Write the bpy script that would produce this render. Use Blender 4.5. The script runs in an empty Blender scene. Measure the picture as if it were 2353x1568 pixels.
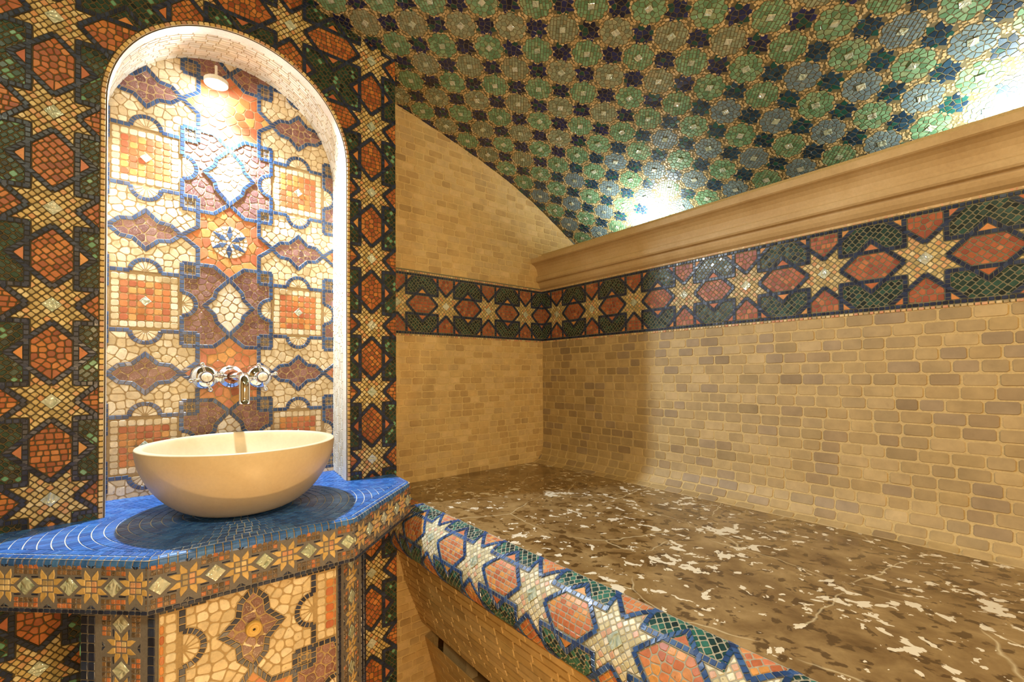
import bpy, math, random
import numpy as np
from mathutils import Vector, Matrix

# ------------------------------------------------------------------ frame
S = 1.6            # metres per layout unit
H0 = 1.25          # eye height above the floor
PI = math.pi
rng = random.Random(7)
scene = bpy.context.scene
COL = scene.collection

def W(x, y, z):
    return Vector((x * S, y * S, H0 + z * S))

# ------------------------------------------------------------------ camera
cam_d = bpy.data.cameras.new('camera')
cam = bpy.data.objects.new('camera', cam_d)
COL.objects.link(cam)
_r = Vector((0.77668802, -0.62984568, -0.00708054))
_u = Vector((-0.00407419, -0.01626418, 0.99985943))
_f = Vector((0.6298723, 0.77655, 0.01519831))
m = Matrix((( _r.x, _u.x, -_f.x), (_r.y, _u.y, -_f.y), (_r.z, _u.z, -_f.z))).to_4x4()
cam.matrix_world = Matrix.Translation(W(0, 0, 0)) @ m
cam_d.sensor_width = 36.0
cam_d.lens = 1045.36 / 2353.0 * 36.0
cam_d.shift_x = 0.0
cam_d.shift_y = (844.98 - 784.0) / 2353.0
cam_d.clip_start = 0.02
scene.camera = cam

# ------------------------------------------------------------------ world + exposure
world = bpy.data.worlds.new('world'); scene.world = world
world.use_nodes = True
bg = world.node_tree.nodes['Background']
bg.inputs[0].default_value = (1, 0.85, 0.6, 1); bg.inputs[1].default_value = 0.05
vs = scene.view_settings
vs.view_transform = 'Standard'; vs.look = 'None'; vs.gamma = 1.0; vs.exposure = 0.22
vs.use_curve_mapping = False

# lamp and added fill light strengths (watts) and colours
NICHE_W, GLOW_W, COVE_W, ROOM_FILL_W, LOW_FILL_W, WALL_FILL_W = 76.0, 1.2, 3.1, 11.5, 9.0, 21.0
NICHE_C, COVE_C, ROOM_FILL_C, LOW_FILL_C = (0.80, 0.91, 1.0), (0.92, 1.0, 0.94), (1.0, 0.84, 0.56), (1.0, 0.62, 0.26)

def area_light(name, loc, size, watts, color, direction, spread=PI, parent=None):
    ld = bpy.data.lights.new(name, 'AREA'); ld.shape = 'DISK'; ld.size = size
    ld.energy = watts; ld.color = color; ld.spread = spread
    o = bpy.data.objects.new(name, ld); COL.objects.link(o)
    o.location = loc
    o.rotation_euler = Vector(direction).to_track_quat('-Z', 'Y').to_euler()
    return o

# ------------------------------------------------------------------ tagging
def tag(o, label=None, cat=None, group=None, kind=None):
    if label: o['label'] = label
    if cat: o['category'] = cat
    if group: o['group'] = group
    if kind: o['kind'] = kind
    return o

def empty(name, loc, label, cat, group=None):
    o = bpy.data.objects.new(name, None); COL.objects.link(o)
    o.location = loc; o.empty_display_size = 0.05
    return tag(o, label, cat, group)

def link(name, me, parent=None):
    o = bpy.data.objects.new(name, me); COL.objects.link(o)
    if parent:
        o.parent = parent
        o.matrix_parent_inverse = Matrix.Translation(parent.location).inverted()
    return o

# ------------------------------------------------------------------ colours
def lin(c):
    out = []
    for v in c[:3]:
        v /= 255.0
        out.append(v / 12.92 if v <= 0.04045 else ((v + 0.055) / 1.055) ** 2.4)
    return out

PAL = {
 'cream': [(226,208,174),(218,198,160),(232,218,190),(216,196,160),(208,188,150)],
 'creamw': [(232,226,212),(224,214,196),(218,204,178),(230,220,200)],
 'star': [(206,180,118),(196,170,110),(216,196,140),(222,206,160),(186,160,100),(206,150,100),(212,188,130),(200,178,124),(176,158,106),(214,166,118)],
 'red': [(164,88,58),(150,78,54),(178,102,68),(142,72,52),(170,94,58),(188,116,74),(154,84,64),(168,92,62)],
 'hex': [(172,96,50),(156,84,46),(188,112,58),(146,74,42),(178,100,48),(200,130,70),(160,90,54),(182,106,60),(192,120,56)],
 'orange': [(202,120,66),(188,106,62),(208,138,76),(180,98,64),(198,124,80),(212,152,86),(190,112,76)],
 'peach': [(202,128,84),(190,112,72),(206,142,92),(180,104,70),(212,150,84),(198,122,92)],
 'navy': [(34,46,78),(28,38,66),(40,52,84),(32,44,72),(26,34,56),(44,58,90)],
 'blue': [(50,78,120),(44,70,110),(58,88,130),(40,62,100),(64,92,132)],
 'green': [(26,54,46),(20,42,38),(34,66,56),(44,78,66),(16,32,30),(30,58,50),(24,46,44),(40,70,54),(28,62,50),(104,160,128)],
 'greenf': [(30,56,52),(24,44,42),(38,70,62),(20,36,36),(34,60,52),(26,50,48),(44,80,70),(18,30,30)],
 'greenb': [(34,70,66),(26,52,50),(44,84,76),(30,62,60),(22,44,44),(52,96,84),(36,60,66)],
 'purple': [(126,84,80),(116,76,73),(136,93,88),(108,69,67),(132,87,80),(120,80,80),(144,104,98)],
 'grey': [(96,96,104),(110,104,104),(84,88,100),(120,112,104),(100,92,88)],
 'brown': [(108,88,66),(126,98,70),(92,76,60),(140,108,74),(116,96,80),(100,84,72),(176,104,66),(192,118,74)],
 'slate': [(112,112,116),(122,120,120),(104,104,110)],
 'trav': [(206,178,124),(200,170,116),(212,184,134),(194,164,112),(204,174,120),(190,160,110),(208,180,130),(198,170,122)],
 'travr': [(180,156,110),(172,148,104),(188,164,118),(166,144,104),(158,138,108),(176,152,106),(184,160,116),(156,134,100),(170,148,108)],
 'trim': [(222,190,120),(206,172,104),(214,170,128),(198,168,118),(230,206,150),(196,150,120)],
 'top': [(56,112,192),(48,102,180),(64,120,200),(52,106,186),(44,94,170),(68,124,198)],
 'med_g': [(122,166,130),(106,152,116),(136,176,138),(98,140,106),(126,168,132),(144,164,126)],
 'med_y': [(150,158,130),(136,148,122),(160,164,134),(126,138,114),(144,158,132),(156,152,120)],
 'med_b': [(120,142,150),(108,132,144),(130,152,158),(112,136,150),(124,146,154)],
 'dstar': [(30,36,84),(26,32,72),(36,42,96),(22,28,58),(32,40,80),(28,74,66)],
 'dstarb': [(34,66,92),(28,56,82),(40,74,98),(24,50,72),(28,86,80)],
 'ring': [(206,182,134),(192,168,120),(216,194,150),(180,156,112),(200,176,128),(188,162,114)],
 'pearl': [(222,228,214),(212,222,208),(230,232,222)],
 'pinky': [(214,180,130),(206,150,116),(198,176,132),(222,200,154),(170,150,112),(212,164,128)],
}
PAL = {k: [lin(c) for c in v] for k, v in PAL.items()}
G_STAR = lin((86,74,48)); G_BED = lin((58,56,50)); G_FRZ = lin((122,118,94)); G_BED2 = lin((96,96,88)); G_BRICKR = lin((196,172,122)); G_WARM = lin((168,142,98)); G_DARK = lin((96,78,48)); G_LIGHT = lin((196,180,144)); G_BRICK = lin((212,186,132))
G_GREY = lin((110,104,98)); G_GREENISH = lin((112,102,70)); G_CREAM = lin((176,150,108)); G_WHITE = lin((214,208,196))

def pick(key, r=rng, j=0.07):
    c = r.choice(PAL[key]); k = 1 + r.uniform(-j, j)
    return (c[0] * k, c[1] * k, c[2] * k)

# ------------------------------------------------------------------ materials
def new_mat(name):
    mt = bpy.data.materials.new(name); mt.use_nodes = True
    nt = mt.node_tree; nt.nodes.clear()
    out = nt.nodes.new('ShaderNodeOutputMaterial'); b = nt.nodes.new('ShaderNodeBsdfPrincipled')
    nt.links.new(b.outputs[0], out.inputs[0])
    return mt, nt, b

def noise(nt, scale, detail=3, rough=0.5, dist=0.0, vec=None):
    n = nt.nodes.new('ShaderNodeTexNoise'); n.inputs['Scale'].default_value = scale
    n.inputs['Detail'].default_value = detail; n.inputs['Roughness'].default_value = rough
    n.inputs['Distortion'].default_value = dist
    if vec is None:
        vec = nt.nodes.new('ShaderNodeTexCoord').outputs['Object']
    nt.links.new(vec, n.inputs['Vector'])
    return n.outputs['Fac']

def ramp(nt, fac, stops):
    r = nt.nodes.new('ShaderNodeValToRGB'); e = r.color_ramp.elements
    while len(e) < len(stops): e.new(0.5)
    for k, (p, c) in enumerate(stops):
        e[k].position = p; e[k].color = (c, c, c, 1) if isinstance(c, (int, float)) else (*c, 1)
    nt.links.new(fac, r.inputs[0])
    return r.outputs[0]

def mix(nt, a, b, fac, mode='MIX'):
    x = nt.nodes.new('ShaderNodeMix'); x.data_type = 'RGBA'; x.blend_type = mode
    for sock, v in ((x.inputs[0], fac), (x.inputs[6], a), (x.inputs[7], b)):
        if isinstance(v, (int, float)): sock.default_value = v
        elif isinstance(v, (tuple, list)): sock.default_value = (*v[:3], 1)
        else: nt.links.new(v, sock)
    return x.outputs[2]

def bump(nt, b, h, strength=0.2, dist=0.002):
    n = nt.nodes.new('ShaderNodeBump'); n.inputs['Strength'].default_value = strength
    n.inputs['Distance'].default_value = dist
    nt.links.new(h, n.inputs['Height']); nt.links.new(n.outputs[0], b.inputs['Normal'])

def tile_mat(name, rough, nscale=60, amp=0.25, veins=0.0, pits=0.0, bstr=0.2, coat=0.0, spec=0.5):
    mt, nt, b = new_mat(name)
    at = nt.nodes.new('ShaderNodeAttribute'); at.attribute_name = 'tile'
    c = at.outputs['Color']
    n1 = noise(nt, nscale, 4, 0.6)
    c = mix(nt, c, ramp(nt, n1, [(0.25, 1 - amp), (0.75, 1 + amp * 0.6)]), 1.0, 'MULTIPLY')
    if veins > 0:
        n2 = noise(nt, nscale * 0.9, 2, 0.5, 2.0)
        c = mix(nt, c, (0.78, 0.68, 0.6), ramp(nt, n2, [(0.485, 0.0), (0.5, veins), (0.515, 0.0)]))
    if pits > 0:
        n3 = noise(nt, nscale * 2.2, 2, 0.5)
        c = mix(nt, c, (0.16, 0.09, 0.045), ramp(nt, n3, [(0.28, pits), (0.36, 0.0)]))
    nt.links.new(c, b.inputs['Base Color'])
    b.inputs['Roughness'].default_value = rough
    b.inputs['Specular IOR Level'].default_value = spec
    b.inputs['Coat Weight'].default_value = coat; b.inputs['Coat Roughness'].default_value = 0.12
    bump(nt, b, n1, bstr, 0.0012)
    return mt

M = {}
M['grout'] = tile_mat('grout', 0.85, 220, 0.2, bstr=0.35)
M['stone'] = tile_mat('tumbled_stone', 0.42, 90, 0.22, pits=0.55, bstr=0.35)
M['glass'] = tile_mat('glazed_tessera', 0.33, 120, 0.3, bstr=0.12, coat=0.08)
M['vein'] = tile_mat('veined_marble_tessera', 0.36, 70, 0.25, veins=0.55, bstr=0.25)
M['trav'] = tile_mat('travertine_brick', 0.6, 26, 0.2, pits=0.10, bstr=0.3)
mt, nt, b = new_mat('mother_of_pearl')
at = nt.nodes.new('ShaderNodeAttribute'); at.attribute_name = 'tile'
nz = noise(nt, 55, 1, 0.4, 1.5)
c = mix(nt, at.outputs['Color'], ramp(nt, nz, [(0.3, (0.42, 0.50, 0.42)), (0.5, (0.9, 0.92, 0.84)), (0.7, (0.60, 0.66, 0.62))]), 0.8, 'MULTIPLY')
nt.links.new(c, b.inputs['Base Color']); b.inputs['Roughness'].default_value = 0.12
b.inputs['Metallic'].default_value = 0.2; b.inputs['Coat Weight'].default_value = 0.6
bump(nt, b, nz, 1.0, 0.008)
M['pearl'] = mt
SLOTS = ['grout', 'stone', 'glass', 'pearl', 'vein', 'trav']
SI = {k: i for i, k in enumerate(SLOTS)}

# ------------------------------------------------------------------ polygon tools
def area(p):
    a = 0.0
    for i in range(len(p)):
        x0, y0 = p[i - 1]; x1, y1 = p[i]
        a += x0 * y1 - x1 * y0
    return a / 2

def ccw(p):
    return p if area(p) > 0 else p[::-1]

def clip(poly, px, py, nx, ny):
    """keep the side where (q-p).n <= 0"""
    out = []; n = len(poly)
    if n < 3: return []
    d = [(q[0] - px) * nx + (q[1] - py) * ny for q in poly]
    if max(d) <= 0: return poly
    if min(d) >= 0: return []
    for i in range(n):
        a, b = poly[i], poly[(i + 1) % n]; da, db = d[i], d[(i + 1) % n]
        if da <= 0: out.append(a)
        if (da < 0 < db) or (db < 0 < da):
            t = da / (da - db)
            out.append((a[0] + (b[0] - a[0]) * t, a[1] + (b[1] - a[1]) * t))
    return out

def inside(poly, x, y):
    c = False; j = len(poly) - 1
    for i in range(len(poly)):
        xi, yi = poly[i]; xj, yj = poly[j]
        if (yi > y) != (yj > y) and x < (xj - xi) * (y - yi) / (yj - yi) + xi: c = not c
        j = i
    return c

def edge_dist(poly, x, y):
    best = 1e9
    for i in range(len(poly)):
        ax, ay = poly[i - 1]; bx, by = poly[i]
        dx, dy = bx - ax, by - ay; L = dx * dx + dy * dy
        t = 0 if L == 0 else max(0, min(1, ((x - ax) * dx + (y - ay) * dy) / L))
        d = math.hypot(ax + t * dx - x, ay + t * dy - y)
        if d < best: best = d
    return best

def clean(p, tol):
    out = []
    for q in p:
        if not out or math.hypot(q[0] - out[-1][0], q[1] - out[-1][1]) > tol: out.append(q)
    while len(out) > 2 and math.hypot(out[0][0] - out[-1][0], out[0][1] - out[-1][1]) <= tol: out.pop()
    return out

def inset(p, g):
    n = len(p)
    if n < 3: return None
    cx = sum(q[0] for q in p) / n; cy = sum(q[1] for q in p) / n
    out = []
    ok = True
    for i in range(n):
        ax, ay = p[i - 1]; bx, by = p[i]; cx2, cy2 = p[(i + 1) % n]
        d1x, d1y = bx - ax, by - ay; d2x, d2y = cx2 - bx, cy2 - by
        l1 = math.hypot(d1x, d1y) or 1e-9; l2 = math.hypot(d2x, d2y) or 1e-9
        n1x, n1y = -d1y / l1, d1x / l1; n2x, n2y = -d2y / l2, d2x / l2
        mx, my = n1x + n2x, n1y + n2y; k = 1 + n1x * n2x + n1y * n2y
        if k < 0.35: k = 0.35
        out.append((bx + g * mx / k, by + g * my / k))
    a0 = area(p); a1 = area(out)
    if a1 < 0.15 * a0 or a1 > a0: ok = False
    if ok:
        for i in range(n):
            e0x, e0y = p[i][0] - p[i - 1][0], p[i][1] - p[i - 1][1]
            e1x, e1y = out[i][0] - out[i - 1][0], out[i][1] - out[i - 1][1]
            if e0x * e1x + e0y * e1y <= 0: ok = False; break
    if not ok:
        r = math.sqrt(abs(a0) / PI)
        f = 1 - g / max(r, 1e-9) * 1.15
        if f < 0.3: return None
        out = [(cx + (q[0] - cx) * f, cy + (q[1] - cy) * f) for q in p]
    return out

def chamfer(p, f, lim):
    n = len(p); out = []
    for i in range(n):
        ax, ay = p[i - 1]; bx, by = p[i]; cx, cy = p[(i + 1) % n]
        l1 = math.hypot(ax - bx, ay - by); l2 = math.hypot(cx - bx, cy - by)
        t1 = min(f, lim / max(l1, 1e-9)); t2 = min(f, lim / max(l2, 1e-9))
        out.append((bx + (ax - bx) * t1, by + (ay - by) * t1))
        out.append((bx + (cx - bx) * t2, by + (cy - by) * t2))
    return out

def voronoi(shape, seeds):
    cells = []
    for i, (x, y) in enumerate(seeds):
        near = sorted(((math.hypot(a - x, b - y), a, b) for k, (a, b) in enumerate(seeds) if k != i))
        poly = shape
        for d, a, b2 in near:
            if not poly or d < 1e-7: continue
            r = max(math.hypot(q[0] - x, q[1] - y) for q in poly)
            if d / 2 > r: break
            poly = clip(poly, (x + a) / 2, (y + b2) / 2, (a - x) / d, (b2 - y) / d)
        if len(poly) >= 3: cells.append(poly)
    return cells

def fill_rows(shape, t, r, rows=2, extra=0.0):
    """tesserae in rows that follow the outline, crazy paving inside"""
    shape = ccw(shape); seeds = []
    def ok(x, y, dmin, dm):
        if not inside(shape, x, y) or edge_dist(shape, x, y) < dmin: return False
        return all((x - a) ** 2 + (y - b) ** 2 > dm * dm for a, b in seeds)
    for k in range(rows):
        off = (k + 0.5) * t + extra
        for i in range(len(shape)):
            ax, ay = shape[i - 1]; bx, by = shape[i]; L = math.hypot(bx - ax, by - ay)
            if L < 1e-9: continue
            n = max(1, round(L / t)); nx, ny = -(by - ay) / L, (bx - ax) / L
            for q in range(n):
                f = (q + 0.5) / n
                x = ax + (bx - ax) * f + nx * off; y = ay + (by - ay) * f + ny * off
                if ok(x, y, off * 0.93, t * 0.8):
                    seeds.append((x + r.uniform(-.06, .06) * t, y + r.uniform(-.06, .06) * t))
    xs = [q[0] for q in shape]; ys = [q[1] for q in shape]
    A = (max(xs) - min(xs)) * (max(ys) - min(ys))
    for _ in range(int(A / (t * t) * 14) + 30):
        x = r.uniform(min(xs), max(xs)); y = r.uniform(min(ys), max(ys))
        if ok(x, y, t * 0.35, t * 0.86): seeds.append((x, y))
    if not seeds: return [shape]
    return voronoi(shape, seeds)

def fill_grid(shape, t, ang, r, jit=0.06, ox=0.0, oy=0.0, tv=None, stagger=False):
    tv = tv or t
    shape = ccw(shape); xs = [q[0] for q in shape]; ys = [q[1] for q in shape]
    cx, cy = ox, oy; R = max(math.hypot(q[0] - cx, q[1] - cy) for q in shape) + t
    n = int(R / min(t, tv)) + 2; ca, sa = math.cos(ang), math.sin(ang); seeds = []
    for i in range(-n, n + 1):
        for j in range(-n, n + 1):
            a = (i + 0.5 + (0.5 if stagger and j % 2 else 0)) * t + r.uniform(-jit, jit) * t
            b = (j + 0.5) * tv + r.uniform(-jit, jit) * tv
            x = cx + a * ca - b * sa; y = cy + a * sa + b * ca
            if inside(shape, x, y) or edge_dist(shape, x, y) < t * 0.2: seeds.append((x, y))
    return voronoi(shape, seeds)

def fill_brick(shape, tv, L, ang, r, jit=0.25):
    """courses of small blocks cut to the outline"""
    shape = ccw(shape); ca, sa = math.cos(ang), math.sin(ang)
    R = [(x * ca + y * sa, -x * sa + y * ca) for x, y in shape]
    v0 = min(q[1] for q in R); v1 = max(q[1] for q in R); n = max(1, round((v1 - v0) / tv)); tv = (v1 - v0) / n
    u0 = min(q[0] for q in R); u1 = max(q[0] for q in R); out = []
    e = [v0 + tv * i + (r.uniform(-.12, .12) * tv if 0 < i < n else 0) for i in range(n + 1)]
    for j in range(n):
        row = clip(clip(R, 0, e[j], 0, -1), 0, e[j + 1], 0, 1)
        if len(row) < 3: continue
        u = u0 - r.uniform(0, L)
        while u < u1:
            b_ = u + L * r.uniform(1 - jit, 1 + jit)
            sl = r.uniform(-.12, .12)
            p = clip(clip(row, u, (e[j] + e[j + 1]) / 2, -1, sl), b_, (e[j] + e[j + 1]) / 2, 1, -sl) if True else None
            if p and len(p) > 2 and abs(area(p)) > 0.12 * tv * L:
                out.append([(x * ca - y * sa, x * sa + y * ca) for x, y in p])
            u = b_
    return out

def fan(cx, cy, r0, r1, a0, a1, n):
    out = []
    for i in range(n):
        t0 = a0 + (a1 - a0) * i / n; t1 = a0 + (a1 - a0) * (i + 1) / n; tm = (t0 + t1) / 2
        out.append([(cx + r0 * math.cos(t0), cy + r0 * math.sin(t0)), (cx + r1 * math.cos(t0), cy + r1 * math.sin(t0)),
                    (cx + r1 * math.cos(tm) * 1.0, cy + r1 * math.sin(tm)), (cx + r1 * math.cos(t1), cy + r1 * math.sin(t1)),
                    (cx + r0 * math.cos(t1), cy + r0 * math.sin(t1))])
    return [ccw(q) for q in out]

def arc(cx, cy, r, a0, a1, n):
    return [(cx + r * math.cos(a0 + (a1 - a0) * i / n), cy + r * math.sin(a0 + (a1 - a0) * i / n)) for i in range(n + 1)]

def band(pts, w, sp, closed=False):
    """a row of square tesserae along a polyline, plus its bed"""
    n = len(pts); seq = list(pts) + ([pts[0]] if closed else [])
    N = []
    for i in range(len(seq)):
        if closed: a = pts[(i - 1) % n]; b = pts[i % n]; c = pts[(i + 1) % n]
        else: a = seq[max(0, i - 1)]; b = seq[i]; c = seq[min(len(seq) - 1, i + 1)]
        d1 = (b[0] - a[0], b[1] - a[1]); d2 = (c[0] - b[0], c[1] - b[1])
        l1 = math.hypot(*d1); l2 = math.hypot(*d2)
        if l1 < 1e-9: d1, l1 = d2, l2
        if l2 < 1e-9: d2, l2 = d1, l1
        n1 = (-d1[1] / l1, d1[0] / l1); n2 = (-d2[1] / l2, d2[0] / l2)
        k = max(0.5, 1 + n1[0] * n2[0] + n1[1] * n2[1])
        N.append(((n1[0] + n2[0]) / k, (n1[1] + n2[1]) / k))
    tiles = []; beds = []
    for i in range(len(seq) - 1):
        a, b = seq[i], seq[i + 1]; L = math.hypot(b[0] - a[0], b[1] - a[1])
        m_ = max(1, round(L / sp)); h = w / 2; hb = h * 1.10
        def P(f, s):
            nx = N[i][0] * (1 - f) + N[i + 1][0] * f; ny = N[i][1] * (1 - f) + N[i + 1][1] * f
            return (a[0] + (b[0] - a[0]) * f + nx * s, a[1] + (b[1] - a[1]) * f + ny * s)
        for q in range(m_):
            f0, f1 = q / m_, (q + 1) / m_
            tiles.append(ccw([P(f0, -h), P(f1, -h), P(f1, h), P(f0, h)]))
        beds.append(ccw([P(0, -hb), P(1, -hb), P(1, hb), P(0, hb)]))
    return tiles, beds

# ------------------------------------------------------------------ surface maps (units -> metres)
def plane_map(o, ud, vd, nd):
    o, ud, vd, nd = map(np.array, (o, ud, vd, nd))
    def f(U, V, H):
        p = o + U[:, None] * ud + V[:, None] * vd
        p = p * S; p[:, 2] += H0
        return p + H[:, None] * nd
    return f

def sweep_map(prof, side=1.0, axis='Y', n=240):
    """profile (X,Z) swept along Y.  v = arc length, normal = side * left of travel"""
    P = np.array(prof, float)
    d = np.hypot(*np.diff(P, axis=0).T); s = np.concatenate([[0], np.cumsum(d)])
    ss = np.linspace(0, s[-1], n); X = np.interp(ss, s, P[:, 0]); Z = np.interp(ss, s, P[:, 1])
    tx = np.gradient(X, ss); tz = np.gradient(Z, ss); l = np.hypot(tx, tz); nx, nz = -tz / l * side, tx / l * side
    dx0, dz0, dx1, dz1 = tx[0], tz[0], tx[-1], tz[-1]
    def f(U, V, H):
        x = np.interp(V, ss, X) + np.where(V < 0, V * dx0, 0) + np.where(V > ss[-1], (V - ss[-1]) * dx1, 0)
        z = np.interp(V, ss, Z) + np.where(V < 0, V * dz0, 0) + np.where(V > ss[-1], (V - ss[-1]) * dz1, 0)
        a = np.interp(V, ss, nx); b = np.interp(V, ss, nz)
        return np.c_[x * S + a * H, U * S, z * S + H0 + b * H]
    f.length = s[-1]; f.s = s; f.P = P
    return f

def path_map(path, z_of_v=None):
    """plan polyline (X,Y), u = arc length, v = height Z; normal = right of travel"""
    P = np.array(path, float); d = np.diff(P, axis=0); L = np.hypot(*d.T); s = np.concatenate([[0], np.cumsum(L)])
    T = d / L[:, None]
    def f(U, V, H):
        k = np.clip(np.searchsorted(s, U, side='right') - 1, 0, len(L) - 1)
        p = P[k] + (U - s[k])[:, None] * T[k]
        nx, ny = T[k, 1], -T[k, 0]
        return np.c_[p[:, 0] * S + nx * H, p[:, 1] * S + ny * H, V * S + H0]
    f.s = s
    return f

# ------------------------------------------------------------------ tile mesh builder
class Tiles:
    def __init__(self):
        self.U = []; self.V = []; self.H = []; self.loops = []; self.sizes = []; self.cols = []; self.mats = []
        self.smooth = []
    def nverts(self): return len(self.U)
    def face(self, idx, col, slot):
        self.loops += idx; self.sizes.append(len(idx)); self.cols.append(col); self.mats.append(slot)
    def raw(self, poly, h, col, slot=0):
        b = len(self.U)
        for x, y in poly: self.U.append(x); self.V.append(y); self.H.append(h)
        self.face(list(range(b, b + len(poly))), col, slot)
    def grid(self, u0, u1, v0, v1, nu, nv, col, h=0.0, slot=0):
        b = len(self.U)
        for j in range(nv + 1):
            for i in range(nu + 1):
                self.U.append(u0 + (u1 - u0) * i / nu); self.V.append(v0 + (v1 - v0) * j / nv); self.H.append(h)
        for j in range(nv):
            for i in range(nu):
                a = b + j * (nu + 1) + i
                self.face([a, a + 1, a + nu + 2, a + nu + 1], col, slot)
    def tile(self, poly, h, col, slot=1, gap=0.0006, bev=0.0004, rnd=0.0, tilt=0.0003, base=0.0):
        poly = clean(ccw(poly), gap * 0.5)
        if len(poly) < 3: return
        if rnd > 0: 
            poly = chamfer(poly, 0.3, rnd)
        p0 = inset(poly, gap)
        if not p0: return
        p1 = inset(p0, bev)
        if not p1: p1 = p0
        n = len(p0); b = len(self.U)
        cx = sum(q[0] for q in p0) / n; cy = sum(q[1] for q in p0) / n
        r = math.sqrt(abs(area(p0)) / PI) or 1
        tx, ty = rng.uniform(-tilt, tilt) / r, rng.uniform(-tilt, tilt) / r
        for x, y in p0:
            self.U.append(x); self.V.append(y); self.H.append(base)
        for x, y in p1:
            self.U.append(x); self.V.append(y); self.H.append(h + (x - cx) * tx + (y - cy) * ty)
        for i in range(n):
            j = (i + 1) % n
            self.face([b + i, b + j, b + n + j, b + n + i], col, slot)
        self.face(list(range(b + n, b + 2 * n)), col, slot)
    def build(self, name, fmap, parent=None, flip=False):
        me = bpy.data.meshes.new(name)
        P = fmap(np.array(self.U, float), np.array(self.V, float), np.array(self.H, float))
        loops = np.array(self.loops, np.int32); sizes = np.array(self.sizes, np.int32)
        starts = np.concatenate([[0], np.cumsum(sizes)[:-1]]).astype(np.int32)
        if flip:
            for s0, k in zip(starts, sizes): loops[s0:s0 + k] = loops[s0:s0 + k][::-1].copy()
        me.vertices.add(len(P)); me.vertices.foreach_set('co', P.astype(np.float32).ravel())
        me.loops.add(len(loops)); me.loops.foreach_set('vertex_index', loops)
        me.polygons.add(len(sizes)); me.polygons.foreach_set('loop_start', starts)
        me.polygons.foreach_set('material_index', np.array(self.mats, np.int32))
        for k in SLOTS: me.materials.append(M[k])
        at = me.attributes.new('tile', 'FLOAT_COLOR', 'FACE')
        c = np.ones((len(sizes), 4), np.float32); c[:, :3] = np.array(self.cols, np.float32)
        at.data.foreach_set('color', c.ravel())
        sf = me.attributes.new('sharp_face', 'BOOLEAN', 'FACE')
        sf.data.foreach_set('value', np.array([k != SI['grout'] or True for k in self.mats], bool))
        me.update(calc_edges=True); me.validate()
        return link(name, me, parent)

# ------------------------------------------------------------------ motifs : list of (layer, polygon, palette, slot)
# layers: 0 field, 1 overlay bed, 2 overlay tile, 3 line bed, 4 line tile, 5 jewel
LH = {0: 0.0010, 1: 0.0011, 2: 0.0017, 3: 0.0018, 4: 0.0026, 5: 0.0034}

def star_motif(K, r, pal_line='navy'):
    """one period (K x 1) of the eight-point star pattern, star on the corner (0,0)"""
    t = 0.053
    out = []
    st = [(.15,.30),(.155,.155),(.30,.15),(.15,0)]
    star = []
    for q in range(4):
        for x, y in ((0,.15),(.15,.30),(.155,.155),(.30,.15)):
            a = -q * PI / 2
            star.append((x * math.cos(a) - y * math.sin(a), x * math.sin(a) + y * math.cos(a)))
    for c in fill_grid(star, t, PI / 4, r, 0.07): out.append((0, c, 'star', 1))
    out.append((5, [(.082,0),(0,.082),(-.082,0),(0,-.082)], 'pearl', 3))
    hv = [(0,.215),(.155,.37),(.155,.63),(0,.785),(-.155,.63),(-.155,.37)]
    for c in (fill_brick(hv, 0.056, 0.066, r.choice((0, 0, PI / 4, -PI / 4)), r) if r.random() < .75 else fill_rows(hv, 0.060, r, 2)): out.append((0, c, 'red', 1))
    hh = [(.215,0),(.37,-.155),(K-.37,-.155),(K-.215,0),(K-.37,.155),(.37,.155)]
    for c in (fill_brick(hh, 0.056, 0.066, r.choice((0, 0, PI / 4, -PI / 4)), r) if r.random() < .75 else fill_rows(hh, 0.060, r, 2)): out.append((0, c, 'red', 1))
    blk = [(.155,.155),(K-.155,.155),(K-.155,.845),(.155,.845)]
    for c in fill_brick(blk, 0.052, 0.058, r.choice((PI / 4, -PI / 4)), r): out.append((0, c, 'green', 2))
    def tri(p):
        out.append((1, p, None, 0))
        for c in fill_rows(p, 0.06, r, 1): out.append((2, c, 'orange', 1))
    tri([(.20,.415),(.285,.5),(.20,.585)]); tri([(K-.20,.415),(K-.20,.585),(K-.285,.5)])
    tri([(K/2-.085,.20),(K/2+.085,.20),(K/2,.285)]); tri([(K/2-.085,.80),(K/2,.715),(K/2+.085,.80)])
    w = 0.047
    L = [[(.182,.17),(.182,.83)], [(K-.182,.17),(K-.182,.83)], [(.17,.182),(K-.17,.182)], [(.17,.818),(K-.17,.818)],
         [(0,.1825),(.3175,.5),(0,.8175)], [(K,.1825),(K-.3175,.5),(K,.8175)],
         [(.1825,0),(K/2,K/2-.1825),(K-.1825,0)], [(.1825,1),(K/2,1-K/2+.1825),(K-.1825,1)]]
    for k, pl in enumerate(L):
        ti, be = band(pl, w, 0.05)
        for b_ in be: out.append((3 + k * 0.01, b_, None, 0))
        for c in ti: out.append((4 + k * 0.01, c, pal_line, 2))
    return out

def lh(layer):
    k = int(layer + 1e-6)
    return LH[k] + (layer - k) * 0.008

def place(T, motif, ox, oy, sc, clipf, gcol, gap, bev, rnd, rot=0, palmap=None, hs=1.0, r=rng, shift=None):
    for layer, poly, pal, slot in motif:
        if rot: poly = [(-y, x) for x, y in poly]
        p = [(ox + x * sc, oy + y * sc) for x, y in poly]
        if clipf:
            p = clipf(p)
            if not p or len(p) < 3: continue
        h = lh(layer) * hs
        if pal is None:
            T.raw(ccw(p), h, gcol, 0)
        else:
            if palmap: pal = palmap.get(pal, pal)
            s_ = slot
            T.tile(p, h, pick(pal, r), s_, gap * (0.62 if layer >= 4 else 1), bev, rnd * (0 if s_ == 3 or layer >= 4 else 1), 0.00025, base=max(0, h - 0.0012))

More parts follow.
